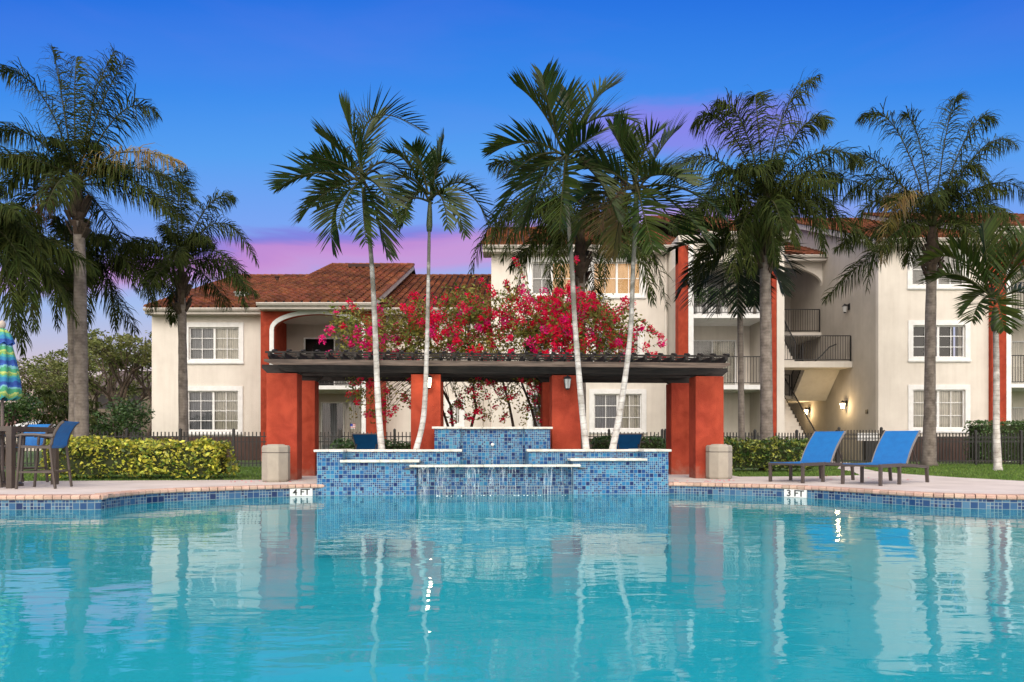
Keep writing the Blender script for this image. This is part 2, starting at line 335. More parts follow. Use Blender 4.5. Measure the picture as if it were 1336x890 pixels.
# ------------------------------------------------------------------ setting: pool, deck, lawn
EDGE = [(-14, 9.5), (-9, 9.52), (-6.05, 9.6), (-5.86, 9.85), (-5.8, 10.3), (-5.55, 10.85), (-5.05, 11.25), (-4.2, 11.75), (-3.3, 12.16), (2.85, 12.62),
        (3.4, 12.5), (4.78, 11.8), (5.45, 11.05), (5.85, 10.45), (6.25, 9.95), (7.1, 9.62), (9, 9.5), (14, 9.4)]
WZ = -.20
def smooth_line(pts, step=.126):
    out = []
    n = len(pts)
    for i in range(n-1):
        p0 = Vector(pts[max(i-1, 0)]); p1 = Vector(pts[i]); p2 = Vector(pts[i+1]); p3 = Vector(pts[min(i+2, n-1)])
        L = (p2-p1).length; k = max(2, int(L/.05))
        straight = L > 2.5
        for j in range(k):
            t = j/k
            if straight: q = p1.lerp(p2, t)
            else: q = .5*((2*p1)+(-p0+p2)*t+(2*p0-5*p1+4*p2-p3)*t*t+(-p0+3*p1-3*p2+p3)*t*t*t)
            out.append(q)
    out.append(Vector(pts[-1]))
    res = [out[0]]; acc = 0
    for a, b in zip(out, out[1:]):
        d = (b-a).length
        while acc+d >= step:
            t = (step-acc)/d; a = a.lerp(b, t); res.append(a.copy()); d = (b-a).length; acc = 0
        acc += d
    return res
# smooth only the two curved corners; keep the fountain run straight
EL = smooth_line(EDGE[:9]); ER = smooth_line(EDGE[9:])
LINE = EL+[Vector((2.85*k/40-3.3*(40-k)/40, 12.62*k/40+12.16*(40-k)/40)) for k in range(1, 40)]+ER
def sheet(name, poly, z, m, kind='structure'):
    tri = geometry.tessellate_polygon([[Vector((x, y, 0)) for x, y in poly]])
    b = MB(); b.add([(x, y, z) for x, y in poly], tri)
    o = b.build(name, m); bm = bmesh.new(); bm.from_mesh(o.data); bmesh.ops.recalc_face_normals(bm, faces=bm.faces)
    for f in bm.faces:
        if f.normal.z < 0: f.normal_flip()
    bm.to_mesh(o.data); bm.free(); tag(o, kind=kind); return o
# lawn: one sheet out to the horizon with the pool cut out
b = MB(); zg = -.03; B = 900
for x0, x1, y0, y1 in ((-B, B, 12.9, B), (-B, -14.3, -200, 12.9), (14.3, B, -200, 12.9), (-14.3, 14.3, -200, .3)):
    b.add([(x0,y0,zg),(x1,y0,zg),(x1,y1,zg),(x0,y1,zg)], [(0,1,2,3)])
tag(b.build('lawn', M['grassbase']), kind='structure')
deck_back = [(24, 12.95), (9.9, 13.2), (9.5, 14.5), (9.3, 16), (9.4, 17.6), (10.2, 20), (12.1, 22.6), (12.6, 27), (11.0, 27), (10.9, 22.6), (9.3, 19.5), (8.5, 16.9), (7.9, 15.5), (6.8, 15.0), (4.95, 14.85), (4.9, 16.9), (-5.0, 16.5), (-5.0, 13.6), (-7, 13.4), (-10, 13.1), (-24, 12.95)]
# slab behind the pool, cut along the coping
sheet('pool_deck', [(p.x, p.y+.16) for p in LINE]+[(24, 9.56)]+deck_back+[(-24, 9.66)], 0.0, M['deck'])
b = MB()
for x0, x1, y0, y1 in ((-24, -14.3, -4, 9.66), (14.3, 24, -4, 9.56), (-14.3, 14.3, -4, .3)):
    b.box(x0, x1, y0, y1, -.1, -.004)
tag(b.build('pool_terrace', M['deck']), kind='structure')
# pool shell
b = MB(); pts = [Vector((p.x, p.y)) for p in LINE]; loop = pts+[Vector((14.0, .6)), Vector((-14.0, .6))]
n = len(loop)
for i in range(n):
    a = loop[i]; c = loop[(i+1) % n]
    b.add([(a.x,a.y,-.34),(c.x,c.y,-.34),(c.x,c.y,-1.35),(a.x,a.y,-1.35)], [(0,1,2,3)])
tri = geometry.tessellate_polygon([[Vector((p.x, p.y, 0)) for p in loop]])
b.add([(p.x, p.y, -1.35) for p in loop], tri)
tag(b.build('pool_basin', M['plaster']), kind='structure')
b = MB()
for i in range(n):
    a = loop[i]; c = loop[(i+1) % n]
    b.add([(a.x,a.y,-.05),(c.x,c.y,-.05),(c.x,c.y,-.34),(a.x,a.y,-.34)], [(0,1,2,3)])
bo = tag(b.build('pool_tile_band', M['band']), kind='structure')
uvl = bo.data.uv_layers.new(name='UVMap'); acc = 0
for i in range(n):
    a = loop[i]; c = loop[(i+1) % n]; l_ = (c-a).length
    for q, (uu, vv) in enumerate(((acc, -.05), (acc+l_, -.05), (acc+l_, -.34), (acc, -.34))): uvl.data[i*4+q].uv = (uu, vv)
    acc += l_
# coping bricks with a rounded nose
b = MB()
prof = [(-.035, -.012), (-.035, -.045), (-.02, -.062), (.02, -.062), (.19, -.062), (.19, .006), (-.005, .006), (-.026, .0)]
def bricks(line):
    for a, c in zip(line, line[1:]):
        d = (c-a).normalized(); nn = Vector((-d.y, d.x))
        a2 = a+d*.006; c2 = c-d*.006; h = random.uniform(-.002, .002)
        vs = [(*(a2+nn*u), v+h) for u, v in prof]+[(*(c2+nn*u), v+h) for u, v in prof]
        k = len(prof); b.add(vs, [tuple(range(k))[::-1], tuple(range(k, 2*k))]+[(i, (i+1) % k, (i+1) % k+k, i+k) for i in range(k)])
bricks(EL); bricks(ER)
tag(b.build('pool_coping', M['brick']), kind='structure')
b = MB()
b.add([(-14.3,.3,0),(14.3,.3,0),(14.3,.62,0),(-14.3,.62,0)], [(0,1,2,3)])
b.box(-14.3, -13.98, .62, 9.6, -.08, .003); b.box(13.98, 14.3, .62, 9.5, -.08, .003)
tag(b.build('pool_rim', M['brick']), kind='structure')
# submerged ledge and steps
b = MB()
for z0, pl in ((-.46, [(-14, 9.6), (-6.0, 9.65), (-5.75, 10.4), (-5.5, 10.9), (-4.2, 11.8), (-4.0, 11.55), (-5.0, 10.75), (-5.4, 9.7), (-5.7, 9.2), (-14, 9.15)]),
               (-.40, [(14, 9.5), (7.1, 9.7), (6.2, 10.05), (5.5, 11.1), (5.2, 11.1), (5.9, 9.75), (7.0, 9.1), (14, 8.6)]),
               (-.62, [(14, 8.7), (7.0, 9.2), (5.9, 9.85), (5.2, 11.2), (5.0, 11.1), (5.7, 9.5), (7.0, 8.7), (14, 7.9)])):
    a = sum(p[0]*q[1]-q[0]*p[1] for p, q in zip(pl, pl[1:]+pl[:1]))
    tri = geometry.tessellate_polygon([[Vector((x, y, 0)) for x, y in pl]])
    k = len(pl)
    b.add([(x, y, z0) for x, y in pl], tri)
    for i in range(k):
        p = pl[i]; q = pl[(i+1) % k]; b.add([(p[0],p[1],z0),(q[0],q[1],z0),(q[0],q[1],-1.34),(p[0],p[1],-1.34)], [(0,1,2,3)])
tag(b.build('pool_steps', pmat('pale_step_plaster', (.85, .85, .82), (.75, .77, .75), scale=2, rough=.7)), kind='structure')
b = MB()
for z0, pl in ((-.392, [(5.2, 11.1), (5.9, 9.75), (7.0, 9.1), (14, 8.6)]), (-.612, [(5.0, 11.1), (5.7, 9.5), (7.0, 8.7), (14, 7.9)])):
    for p, q in zip(pl, pl[1:]): b.add([(p[0],p[1],z0),(q[0],q[1],z0),(q[0],q[1]+.07,z0),(p[0]+.05,p[1]+.07,z0)], [(0,1,2,3)])
tag(b.build('pool_step_edging', M['band']), kind='structure')

# water
wm = bpy.data.materials.new('pool_water'); wm.use_nodes = True; nt = wm.node_tree; nt.nodes.remove(nt.nodes['Principled BSDF'])
g = nd(nt, 'ShaderNodeNewGeometry')
def wave(sx, sy, sc, det, dist):
    mp = nd(nt, 'ShaderNodeMapping'); mp.inputs['Scale'].default_value = (sx, sy, 1); lk(nt, g.outputs['Position'], mp.inputs[0])
    n = nd(nt, 'ShaderNodeTexNoise'); n.inputs['Scale'].default_value = sc; n.inputs['Detail'].default_value = det; n.inputs['Distortion'].default_value = dist
    lk(nt, mp.outputs[0], n.inputs[0]); return n.outputs[0]
spw = nd(nt, 'ShaderNodeSeparateXYZ'); lk(nt, g.outputs['Position'], spw.inputs[0])
h = mth(nt, 'ADD', mth(nt, 'MULTIPLY', wave(1, 1.6, .9, 2, .3), 1.0), mth(nt, 'MULTIPLY', wave(1, 2.6, 2.6, 2, .5), .22))
h = mth(nt, 'ADD', h, mth(nt, 'MULTIPLY', wave(1, 2.4, 9, 2, .2), .022))
bp = nd(nt, 'ShaderNodeBump'); bp.inputs['Strength'].default_value = 1.0; bp.inputs['Distance'].default_value = .0125; lk(nt, h, bp.inputs['Height'])
gl = nd(nt, 'ShaderNodeBsdfGlossy'); gl.inputs['Roughness'].default_value = .015; gl.inputs[0].default_value = (1, 1, 1, 1); lk(nt, bp.outputs[0], gl.inputs['Normal'])
tr = nd(nt, 'ShaderNodeBsdfTransparent'); tr.inputs[0].default_value = (.22, .84, .92, 1)
df = nd(nt, 'ShaderNodeBsdfDiffuse'); lk(nt, ramp(nt, wave(.5, .5, .8, 4, .5), [(.35, (.014, .37, .46)), (.65, (.030, .46, .53))]), df.inputs[0])
m1 = nd(nt, 'ShaderNodeMixShader'); m1.inputs[0].default_value = .48; lk(nt, tr.outputs[0], m1.inputs[1]); lk(nt, df.outputs[0], m1.inputs[2])
fr = nd(nt, 'ShaderNodeFresnel'); fr.inputs[0].default_value = 1.33; lk(nt, bp.outputs[0], fr.inputs['Normal'])
m2 = nd(nt, 'ShaderNodeMixShader'); lk(nt, mth(nt, 'MULTIPLY', fr.outputs[0], .95, clamp=True), m2.inputs[0]); lk(nt, m1.outputs[0], m2.inputs[1]); lk(nt, gl.outputs[0], m2.inputs[2])
lk(nt, m2.outputs[0], nt.nodes['Material Output'].inputs[0])
M['water'] = wm
sheet('pool_water', [(p.x, p.y) for p in loop], WZ, wm)

# depth markers: white tiles set in the band, black lettering on each
def text_mesh(s, size, name, m, parent, loc, rot, sx=1.0):
    cu = bpy.data.curves.new(name, 'FONT'); cu.body = s; cu.size = size; cu.align_x = 'CENTER'; cu.align_y = 'CENTER'; cu.extrude = .0015; cu.offset = size*.02
    t = bpy.data.objects.new('tmp', cu); C.objects.link(t)
    dg = bpy.context.evaluated_depsgraph_get(); me = bpy.data.meshes.new_from_object(t.evaluated_get(dg))
    C.objects.unlink(t); bpy.data.objects.remove(t)
    me.materials.clear(); me.materials.append(m)
    o = bpy.data.objects.new(name, me); C.objects.link(o); o.parent = parent; o.location = loc; o.rotation_euler = rot; o.scale = (sx, 1, 1); return o
M['marker'] = pmat('white_marker_tile', (.75, .75, .73), rough=.35)
def marker(s, x, y, ang, label):
    r = empty('depth_marker', (x, y, -.125), label, 'depth marker', 'depth markers on the pool edge')
    b = MB(); b.box(-.19, .19, -.008, .02, -.072, .062); t = b.build('tile', M['marker']); t.parent = r
    text_mesh(s, .15, 'lettering', M['black'], r, (0, -.0095, -.006), (R(90), 0, 0), 1.05)
    r.rotation_euler = (0, 0, R(ang)); return r
marker('4 FT', -3.70, 11.975, 25, 'white tile reading 4 FT beside the fountain')
marker('3 FT', 4.86, 11.70, -42, 'white tile reading 3 FT below the blue loungers')

# grass blades on the lawn nearest the deck
def in_poly(x, y, pl):
    c = False; j = len(pl)-1
    for i in range(len(pl)):
        if (pl[i][1] > y) != (pl[j][1] > y) and x < (pl[j][0]-pl[i][0])*(y-pl[i][1])/(pl[j][1]-pl[i][1])+pl[i][0]: c = not c
        j = i
    return c
DP = [(p.x, p.y+.2) for p in LINE]+deck_back
rg = random.Random(3); b = MB()
for region, cnt in (((-13, -4.6, 13.0, 21), 17000), ((4.9, 9.5, 14.8, 18.5), 9000), ((8.5, 17, 13.2, 23.5), 26000)):
    x0, x1, y0, y1 = region
    for _ in range(cnt):
        x = rg.uniform(x0, x1); y = y0+(y1-y0)*rg.random()**1.3
        if in_poly(x, y, DP): continue
        hh = rg.uniform(.025, .065); a = rg.uniform(0, 6.28); ww = .007+y*.0004; dx = math.cos(a)*ww; dy = math.sin(a)*ww
        lx = rg.uniform(-.03, .03); ly = rg.uniform(-.03, .03)
        b.add([(x-dx, y-dy, zg-.005), (x+dx, y+dy, zg-.005), (x+lx, y+ly, zg+hh)], [(0,1,2)])
tag(b.build('grass_blades', M['grass']), 'short green lawn grass behind the pool deck', 'grass', kind='stuff')

# ------------------------------------------------------------------ fountain
FR = empty('tiled_fountain', (-.30, 12.33, 0), 'tiered blue mosaic fountain with white copings standing in the pool edge', 'fountain')
def build_at(mb, name, mats, parent, **k):    # geometry given in the parent's own frame
    o = mb.build(name, mats, None, **k); o.parent = parent; return o
b = MB()
zb = -1.3
b.box(-3.17, -2.72, 0, 1.1, zb, .575)         # end blocks
b.box(2.74, 3.19, 0, 1.1, zb, .575)
b.box(-2.72, -1.42, 0, .36, zb, .39); b.box(1.42, 2.74, 0, .36, zb, .41)    # low front tiers
b.box(-2.72, -.64, .36, .50, zb, .573); b.box(.64, 2.74, .36, .50, zb, .573)    # upper tier walls
b.box(-2.72, -.64, .96, 1.097, zb, .573); b.box(.64, 2.74, .96, 1.097, zb, .573)
b.box(-1.42, 1.42, .16, .30, zb, .30)         # basin front under the lip
b.box(-.64, .64, .30, .34, zb, .31)
b.box(-1.14, -.64, 1.10, 1.34, zb, 1.01); b.box(.64, 1.14, 1.10, 1.34, zb, 1.01)   # back wall
b.box(-.64, .64, 1.20, 1.338, zb, 1.008)
b.box(-.66, -.64, .5, 1.10, 0, .573); b.box(.64, .66, .5, 1.10, 0, .573)
build_at(b, 'tiled_wall', M['mosaic'], FR)
def coping(x0, x1, y0, y1, z):
    b = MB(); k = int((x1-x0)/.45)+1
    for i in range(k):
        a = x0+(x1-x0)*i/k; c = x0+(x1-x0)*(i+1)/k
        b.box(a+.0015, c-.0015, y0, y1, z-.042, z+random.uniform(0, .003))
    build_at(b, 'coping', M['coping'], FR, bevel=.008)
coping(-3.22, -2.70, -.04, 1.14, .617); coping(2.72, 3.24, -.04, 1.14, .617)
coping(-2.70, -.60, .32, .54, .615); coping(.60, 2.72, .32, .54, .615)
coping(-2.76, -1.36, -.06, .34, .43); coping(1.36, 2.78, -.06, .34, .45)
coping(-1.54, 1.54, -.10, .26, .345)
coping(-1.19, -.62, 1.06, 1.38, 1.052); coping(.62, 1.19, 1.06, 1.38, 1.052); coping(-.62, .62, 1.14, 1.38, 1.052)
b = MB(); b.box(-2.72, -.66, .5, .96, .3, .50); b.box(.66, 2.74, .5, .96, .3, .50)
build_at(b, 'planter_soil', M['soil'], FR)
M['fwater'] = glassmat('fountain_water', (.55, .80, .88), rough=.05)
b = MB(); b.add([(-.64,.26,.352),(.64,.26,.352),(.64,1.2,.352),(-.64,1.2,.352)], [(0,1,2,3)])
b.add([(-1.42,-.085,.352),(1.42,-.085,.352),(1.42,.26,.352),(-1.42,.26,.352)], [(0,1,2,3)])
build_at(b, 'basin_water', M['fwater'], FR)
b = MB()
b.box(-1.64, -1.50, -.03, .05, .27, .285); b.box(1.50, 1.64, -.03, .05, .27, .285)
build_at(b, 'spill_lip', M['bronze'], FR)
b = MB(); b.lathe((0, 1.16, .70), [(.0, -.035), (.025, -.025), (.036, 0), (.025, .025), (0, .035)], 12, cap=False); b.tube([(0, 1.2, .70), (0, 1.14, .70)], .014)
build_at(b, 'spout', M['white'], FR, smooth=True)
# falling water: thin separate streams below the lip
M['fall'] = bpy.data.materials.new('falling_water'); M['fall'].use_nodes = True; nt = M['fall'].node_tree
pb = nt.nodes['Principled BSDF']; pb.inputs['Base Color'].default_value = (.72, .86, .93, 1); pb.inputs['Roughness'].default_value = .12; 
gg = nd(nt, 'ShaderNodeNewGeometry'); mpn = nd(nt, 'ShaderNodeMapping'); mpn.inputs['Scale'].default_value = (60, 60, 2.5); lk(nt, gg.outputs['Position'], mpn.inputs[0])
nz_ = nd(nt, 'ShaderNodeTexNoise'); nz_.inputs['Scale'].default_value = 1; nz_.inputs['Detail'].default_value = 3; lk(nt, mpn.outputs[0], nz_.inputs[0])
lk(nt, ramp(nt, nz_.outputs[0], [(.42, (0, 0, 0)), (.72, (.36, .36, .36))]), pb.inputs['Alpha'])
b = MB(); rg = random.Random(5)
x = -1.38
while x < 1.38:
    wdt = rg.choice([.01, .02, .05, .12, .2]); gap = rg.choice([.01, .03, .1, .16])
    x2 = min(x+wdt, 1.4); seg = 6; yv = -.10-rg.uniform(0, .02)
    vs = []; 
    for j in range(seg+1):
        t = j/seg; yy_ = yv-.05*math.sqrt(t)-.0; zz_ = .335-(.335-WZ)*t; sh = (1-t*.25)
        xm = (x+x2)/2; hw = (x2-x)/2*sh
        vs += [(xm-hw, yy_, zz_), (xm+hw, yy_, zz_)]
    b.add(vs, [(2*j, 2*j+1, 2*j+3, 2*j+2) for j in range(seg)]); x = x2+gap
build_at(b, 'falling_water', M['fall'], FR)
b = MB(); 
b.tube([(0, 1.12, .70), (0, 1.06, .685), (0, 1.02, .62), (0, 1.0, .50), (0, .99, .352)], [.006, .006, .007, .008, .012], 6)
build_at(b, 'spout_stream', M['fall'], FR)
# foam where the water lands
b = MB()
for _ in range(30):
    x = rg.uniform(-1.35, 1.35); y = -.16-rg.random()*.10; r_ = rg.uniform(.006, .016)
    b.lathe((x, y, WZ), [(0, -.01), (r_, 0), (r_*.6, r_*.5), (0, r_*.6)], 6, cap=False)
build_at(b, 'splash', pmat('water_foam', (.75, .85, .88), rough=.3), FR, smooth=True)
FR.rotation_euler = (0, 0, R(4.2))

# ------------------------------------------------------------------ pergola
PR = empty('pergola', (-.25, 13.85, 0), 'long dark wooden pergola on red stucco pillars behind the fountain', 'pergola')
def wall_lamp(lit, front_y, x, z, parent, s=1.0, local=True):
    b = MB(); y = front_y-.12*s
    b.box(x-.05*s, x+.05*s, front_y-.02*s, front_y, z+.02*s, z+.16*s, 0)
    b.tube([(x, front_y, z+.12*s), (x, y, z+.15*s), (x, y, z+.11*s)], .012*s, 6, 0)
    b.lathe((x, y, z), [(.085*s, .10*s), (.09*s, .11*s), (.05*s, .15*s), (.015*s, .165*s), (.012*s, .19*s)], 6, 0)
    b.lathe((x, y, z), [(.02*s, -.12*s), (.035*s, -.10*s), (.05*s, -.09*s)], 6, 0)
    b.lathe((x, y, z), [(.048*s, -.089*s), (.078*s, .098*s)], 6, 1)
    for k in range(6):
        a = 2*math.pi*k/6+math.pi/6
        b.bar((x+.05*s*math.cos(a), y+.05*s*math.sin(a), z-.09*s), (x+.08*s*math.cos(a), y+.08*s*math.sin(a), z+.10*s), .008*s, .008*s, 0)
    o = b.build('wall_lamp', [M['black'], M['lamp'] if lit else M['lampoff']]) if local else b.build('wall_lamp', [M['black'], M['lamp'] if lit else M['lampoff']], parent)
    if local: o.parent = parent
    return o
PC = [-4.33, -1.49, 1.37, 4.37]
for row, (v0, v1) in enumerate(((0, .42), (1.65, 2.07))):
    for i, u in enumerate(PC):
        b = MB(); ht = 2.12
        b.box(u-.30, u+.30, v0, v1, -.02, ht)
        p = build_at(b, 'pillar', M['red'], PR, bevel=.012)
        if row == 0 and i == 1:
            wall_lamp(True, v0, u+.06, 1.93, p); lm = bpy.data.lights.new('lamp_light', 'POINT'); lm.energy = 9; lm.color = (1, .82, .6); lm.shadow_soft_size = .05
            lo = bpy.data.objects.new('lamp_light', lm); C.objects.link(lo); lo.parent = PR; lo.location = (u+.06, v0-.24, 1.93)
        if row == 0 and i == 2: wall_lamp(False, v0, u+.0, 1.93, p)
L0, L1 = -4.42, 4.48
def beam(x0, x1, y0, y1, z0, z1, m, name='beam'):
    b = MB(); t = .16
    b.prism([(x0+.0, z1), (x1, z1), (x1, z1-(z1-z0)*.45), (x1-t, z0), (x0+t, z0), (x0, z1-(z1-z0)*.45)], 'y', y0, y1)
    return fixn(build_at(b, name, m, PR))
beam(L0-.08, L1+.08, -.62, -.57, 2.225, 2.325, M['woodface'])
beam(L0, L1, .04, .10, 2.15, 2.32, M['wood']); beam(L0, L1, .30, .36, 2.15, 2.32, M['wood'])
beam(L0, L1, 1.70, 1.76, 2.235, 2.32, M['wood']); beam(L0, L1, 1.96, 2.02, 2.235, 2.32, M['wood'])
for u in PC:
    for v0, v1, zt_ in ((.11, .29, 2.30), (1.77, 1.95, 2.30)):
        b = MB(); b.prism([(u-.42, zt_), (u+.42, zt_), (u+.42, zt_-.07), (u+.30, 2.122), (u-.30, 2.122), (u-.42, zt_-.07)], 'y', v0, v1); fixn(build_at(b, 'beam_bracket', M['wood'], PR))
beam(L0, L1, 2.62, 2.67, 2.205, 2.325, M['wood'])
n_r = 34
for i in range(n_r):
    u = L0+.03+(L1-L0-.06)*i/(n_r-1)+random.uniform(-.01, .01)
    prof_r = [(-.70, 2.37), (-.58, 2.324), (2.64, 2.324), (2.76, 2.37), (2.76, 2.44), (-.70, 2.44)]
    b = MB(); b.prism(prof_r, 'x', u-.022, u+.022)
    fixn(build_at(b, 'rafter', M['wood'], PR))
for v in (-.60, -.2, .2, .6, 1.0, 1.4, 1.8, 2.2, 2.6):
    b = MB(); b.box(L0-.06, L1+.06, v-.022, v+.022, 2.441, 2.476)
    build_at(b, 'batten', M['wood'], PR)
for i in range(n_r):       # short raked blocks along the front edge
    u = L0+.03+(L1-L0-.06)*i/(n_r-1)+.06
    b = MB(); b.prism([(-.66, 2.478), (-.50, 2.478), (-.40, 2.512), (-.44, 2.535), (-.56, 2.52)], 'x', u-.02, u+.03)
    fixn(build_at(b, 'raked_block', M['wood'], PR))
PR.rotation_euler = (0, 0, R(4.2))
# one long vine branch hangs over the beams; the shrub itself follows in the plants
# ------------------------------------------------------------------ buildings
def wall_front(name, x0, x1, z0, z1, y, thk, holes, mat, parent):
    """wall facing -y with rectangular holes (x0,x1,z0,z1) cut right through, reveals included"""
    b = MB(); xs = sorted({x0, x1, *[h[0] for h in holes], *[h[1] for h in holes]}); zs = sorted({z0, z1, *[h[2] for h in holes], *[h[3] for h in holes]})
    def hole(x, z): return any(h[0] < x < h[1] and h[2] < z < h[3] for h in holes)
    for xa, xb in zip(xs, xs[1:]):
        for za, zb_ in zip(zs, zs[1:]):
            if hole((xa+xb)/2, (za+zb_)/2): continue
            b.add([(xa,y,za),(xb,y,za),(xb,y,zb_),(xa,y,zb_)], [(0,1,2,3)])
            b.add([(xa,y+thk,za),(xb,y+thk,za),(xb,y+thk,zb_),(xa,y+thk,zb_)], [(3,2,1,0)])
    for h in holes:
        a, c, d, e = h
        b.add([(a,y,d),(c,y,d),(c,y,e),(a,y,e),(a,y+thk,d),(c,y+thk,d),(c,y+thk,e),(a,y+thk,e)], [(0,4,5,1),(1,5,6,2),(2,6,7,3),(3,7,4,0)])
    b.add([(x0,y,z0),(x0,y+thk,z0),(x0,y+thk,z1),(x0,y,z1)], [(0,1,2,3)]); b.add([(x1,y,z0),(x1,y+thk,z0),(x1,y+thk,z1),(x1,y,z1)], [(3,2,1,0)])
    b.add([(x0,y,z1),(x1,y,z1),(x1,y+thk,z1),(x0,y+thk,z1)], [(0,1,2,3)])
    return b.build(name, mat, parent)
def window(x0, x1, z0, z1, y, parent, blinds=('vblind', 'vblind'), rows=3, trim=.2, sill=True):
    """x0..z1 is the glazed opening in the wall face y"""
    b = MB(); t = trim
    b.box(x0-t, x1+t, y-.04, y+.002, z1, z1+t); b.box(x0-t, x1+t, y-.04, y+.002, z0-t, z0)
    b.box(x0-t, x0, y-.0398, y+.002, z0, z1); b.box(x1, x1+t, y-.0398, y+.002, z0, z1)
    wdw = b.build('window', M['white'], parent)
    b = MB(); fr = .05; ym = y+.05; xm = (x0+x1)/2
    b.box(x0, x1, ym, ym+.06, z0, z0+fr); b.box(x0, x1, ym, ym+.06, z1-fr, z1)
    b.box(x0, x0+fr, ym, ym+.06, z0+fr, z1-fr); b.box(x1-fr, x1, ym, ym+.06, z0+fr, z1-fr); b.box(xm-.045, xm+.045, ym, ym+.06, z0+fr, z1-fr)
    for a, c in ((x0+fr, xm-.045), (xm+.045, x1-fr)):
        m_ = (a+c)/2; b.box(m_-.014, m_+.014, ym+.012, ym+.04, z0+fr, z1-fr)
        for k in range(1, rows): zz_ = z0+(z1-z0)*k/rows; b.box(a, m_-.014, ym+.014, ym+.038, zz_-.014, zz_+.014); b.box(m_+.014, c, ym+.014, ym+.038, zz_-.014, zz_+.014)
    b.build('frame', M['white'], wdw)
    b = MB(); b.add([(x0,ym+.045,z0),(x1,ym+.045,z0),(x1,ym+.045,z1),(x0,ym+.045,z1)], [(0,1,2,3)]); b.build('pane', M['glass'], wdw)
    for k, (a, c) in enumerate(((x0, xm), (xm, x1))):
        bl = blinds[k]
        if bl is None: continue
        b = MB(); n_ = int((c-a)/.07) + 1
        vs = []; 
        for j in range(n_+1):
            x = a+(c-a)*j/n_; yy_ = y+.16+(.02 if j % 2 else 0)+.015*math.sin(j*1.3)
            vs += [(x, yy_, z0), (x, yy_, z1)]
        b.add(vs, [(2*j, 2*j+2, 2*j+3, 2*j+1) for j in range(n_)]); b.build('blind', M[bl], wdw)
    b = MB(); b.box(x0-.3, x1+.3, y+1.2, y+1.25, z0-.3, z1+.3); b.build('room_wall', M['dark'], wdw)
    if sill:
        b = MB(); b.box(x0-t-.02, x1+t+.02, y-.075, y-.041, z0-t+.03, z0-t+.10); b.build('sill', M['white'], wdw)
    return wdw
def wpx(p0, p1, q0, q1, D, parent, **k):       # window measured in the photograph on a wall at distance D
    x0, x1, z1, z0 = X_(p0, D), X_(p1, D), Z_(q0, D), Z_(q1, D)
    window(x0, x1, z0, z1, D, parent, **k); return (x0, x1, z0, z1)
def wdim(p0, p1, q0, q1, D): return (X_(p0, D), X_(p1, D), Z_(q1, D), Z_(q0, D))

def slope_tiles(b, x0, x1, ye, ze, yr, zr, m=0, rg=random.Random(2), skip=None):
    """barrel tiles from eave (ye,ze) to ridge (yr,zr)"""
    L = math.hypot(yr-ye, zr-ze); dy = (yr-ye)/L; dz = (zr-ze)/L; ny, nz_ = -dz, dy
    wx = .34; nx = max(1, int((x1-x0)/wx)); wx = (x1-x0)/nx; st = .46; ns = int(L/st)+1; st = L/ns
    prof_ = [(-.36, 0), (-.29, .04), (-.12, .085), (.12, .085), (.29, .04), (.36, 0)]
    for i in range(nx):
        for j in range(ns):
            xc = x0+(i+.5)*wx; s0 = j*st-.03; s1 = (j+1)*st+.02; lift0 = .068+rg.uniform(-.006, .012); lift1 = .006
            if skip and skip(xc, ye+dy*s0): continue
            j1 = rg.uniform(-.006, .006)
            vs = []
            for s_, lf in ((s0, lift0), (s1, lift1)):
                for u, h_ in prof_:
                    hh = h_+lf; vs.append((xc+u*wx+j1, ye+dy*s_+ny*hh, ze+dz*s_+nz_*hh))
            k = len(prof_)
            vs += [(xc+u*wx+j1, ye+dy*s0, ze+dz*s0) for u, h_ in prof_]
            fs = [(q, q+1, q+1+k, q+k) for q in range(k-1)]+[(2*k+q, 2*k+q+1, q+1, q) for q in range(k-1)]
            b.add(vs, fs, m)
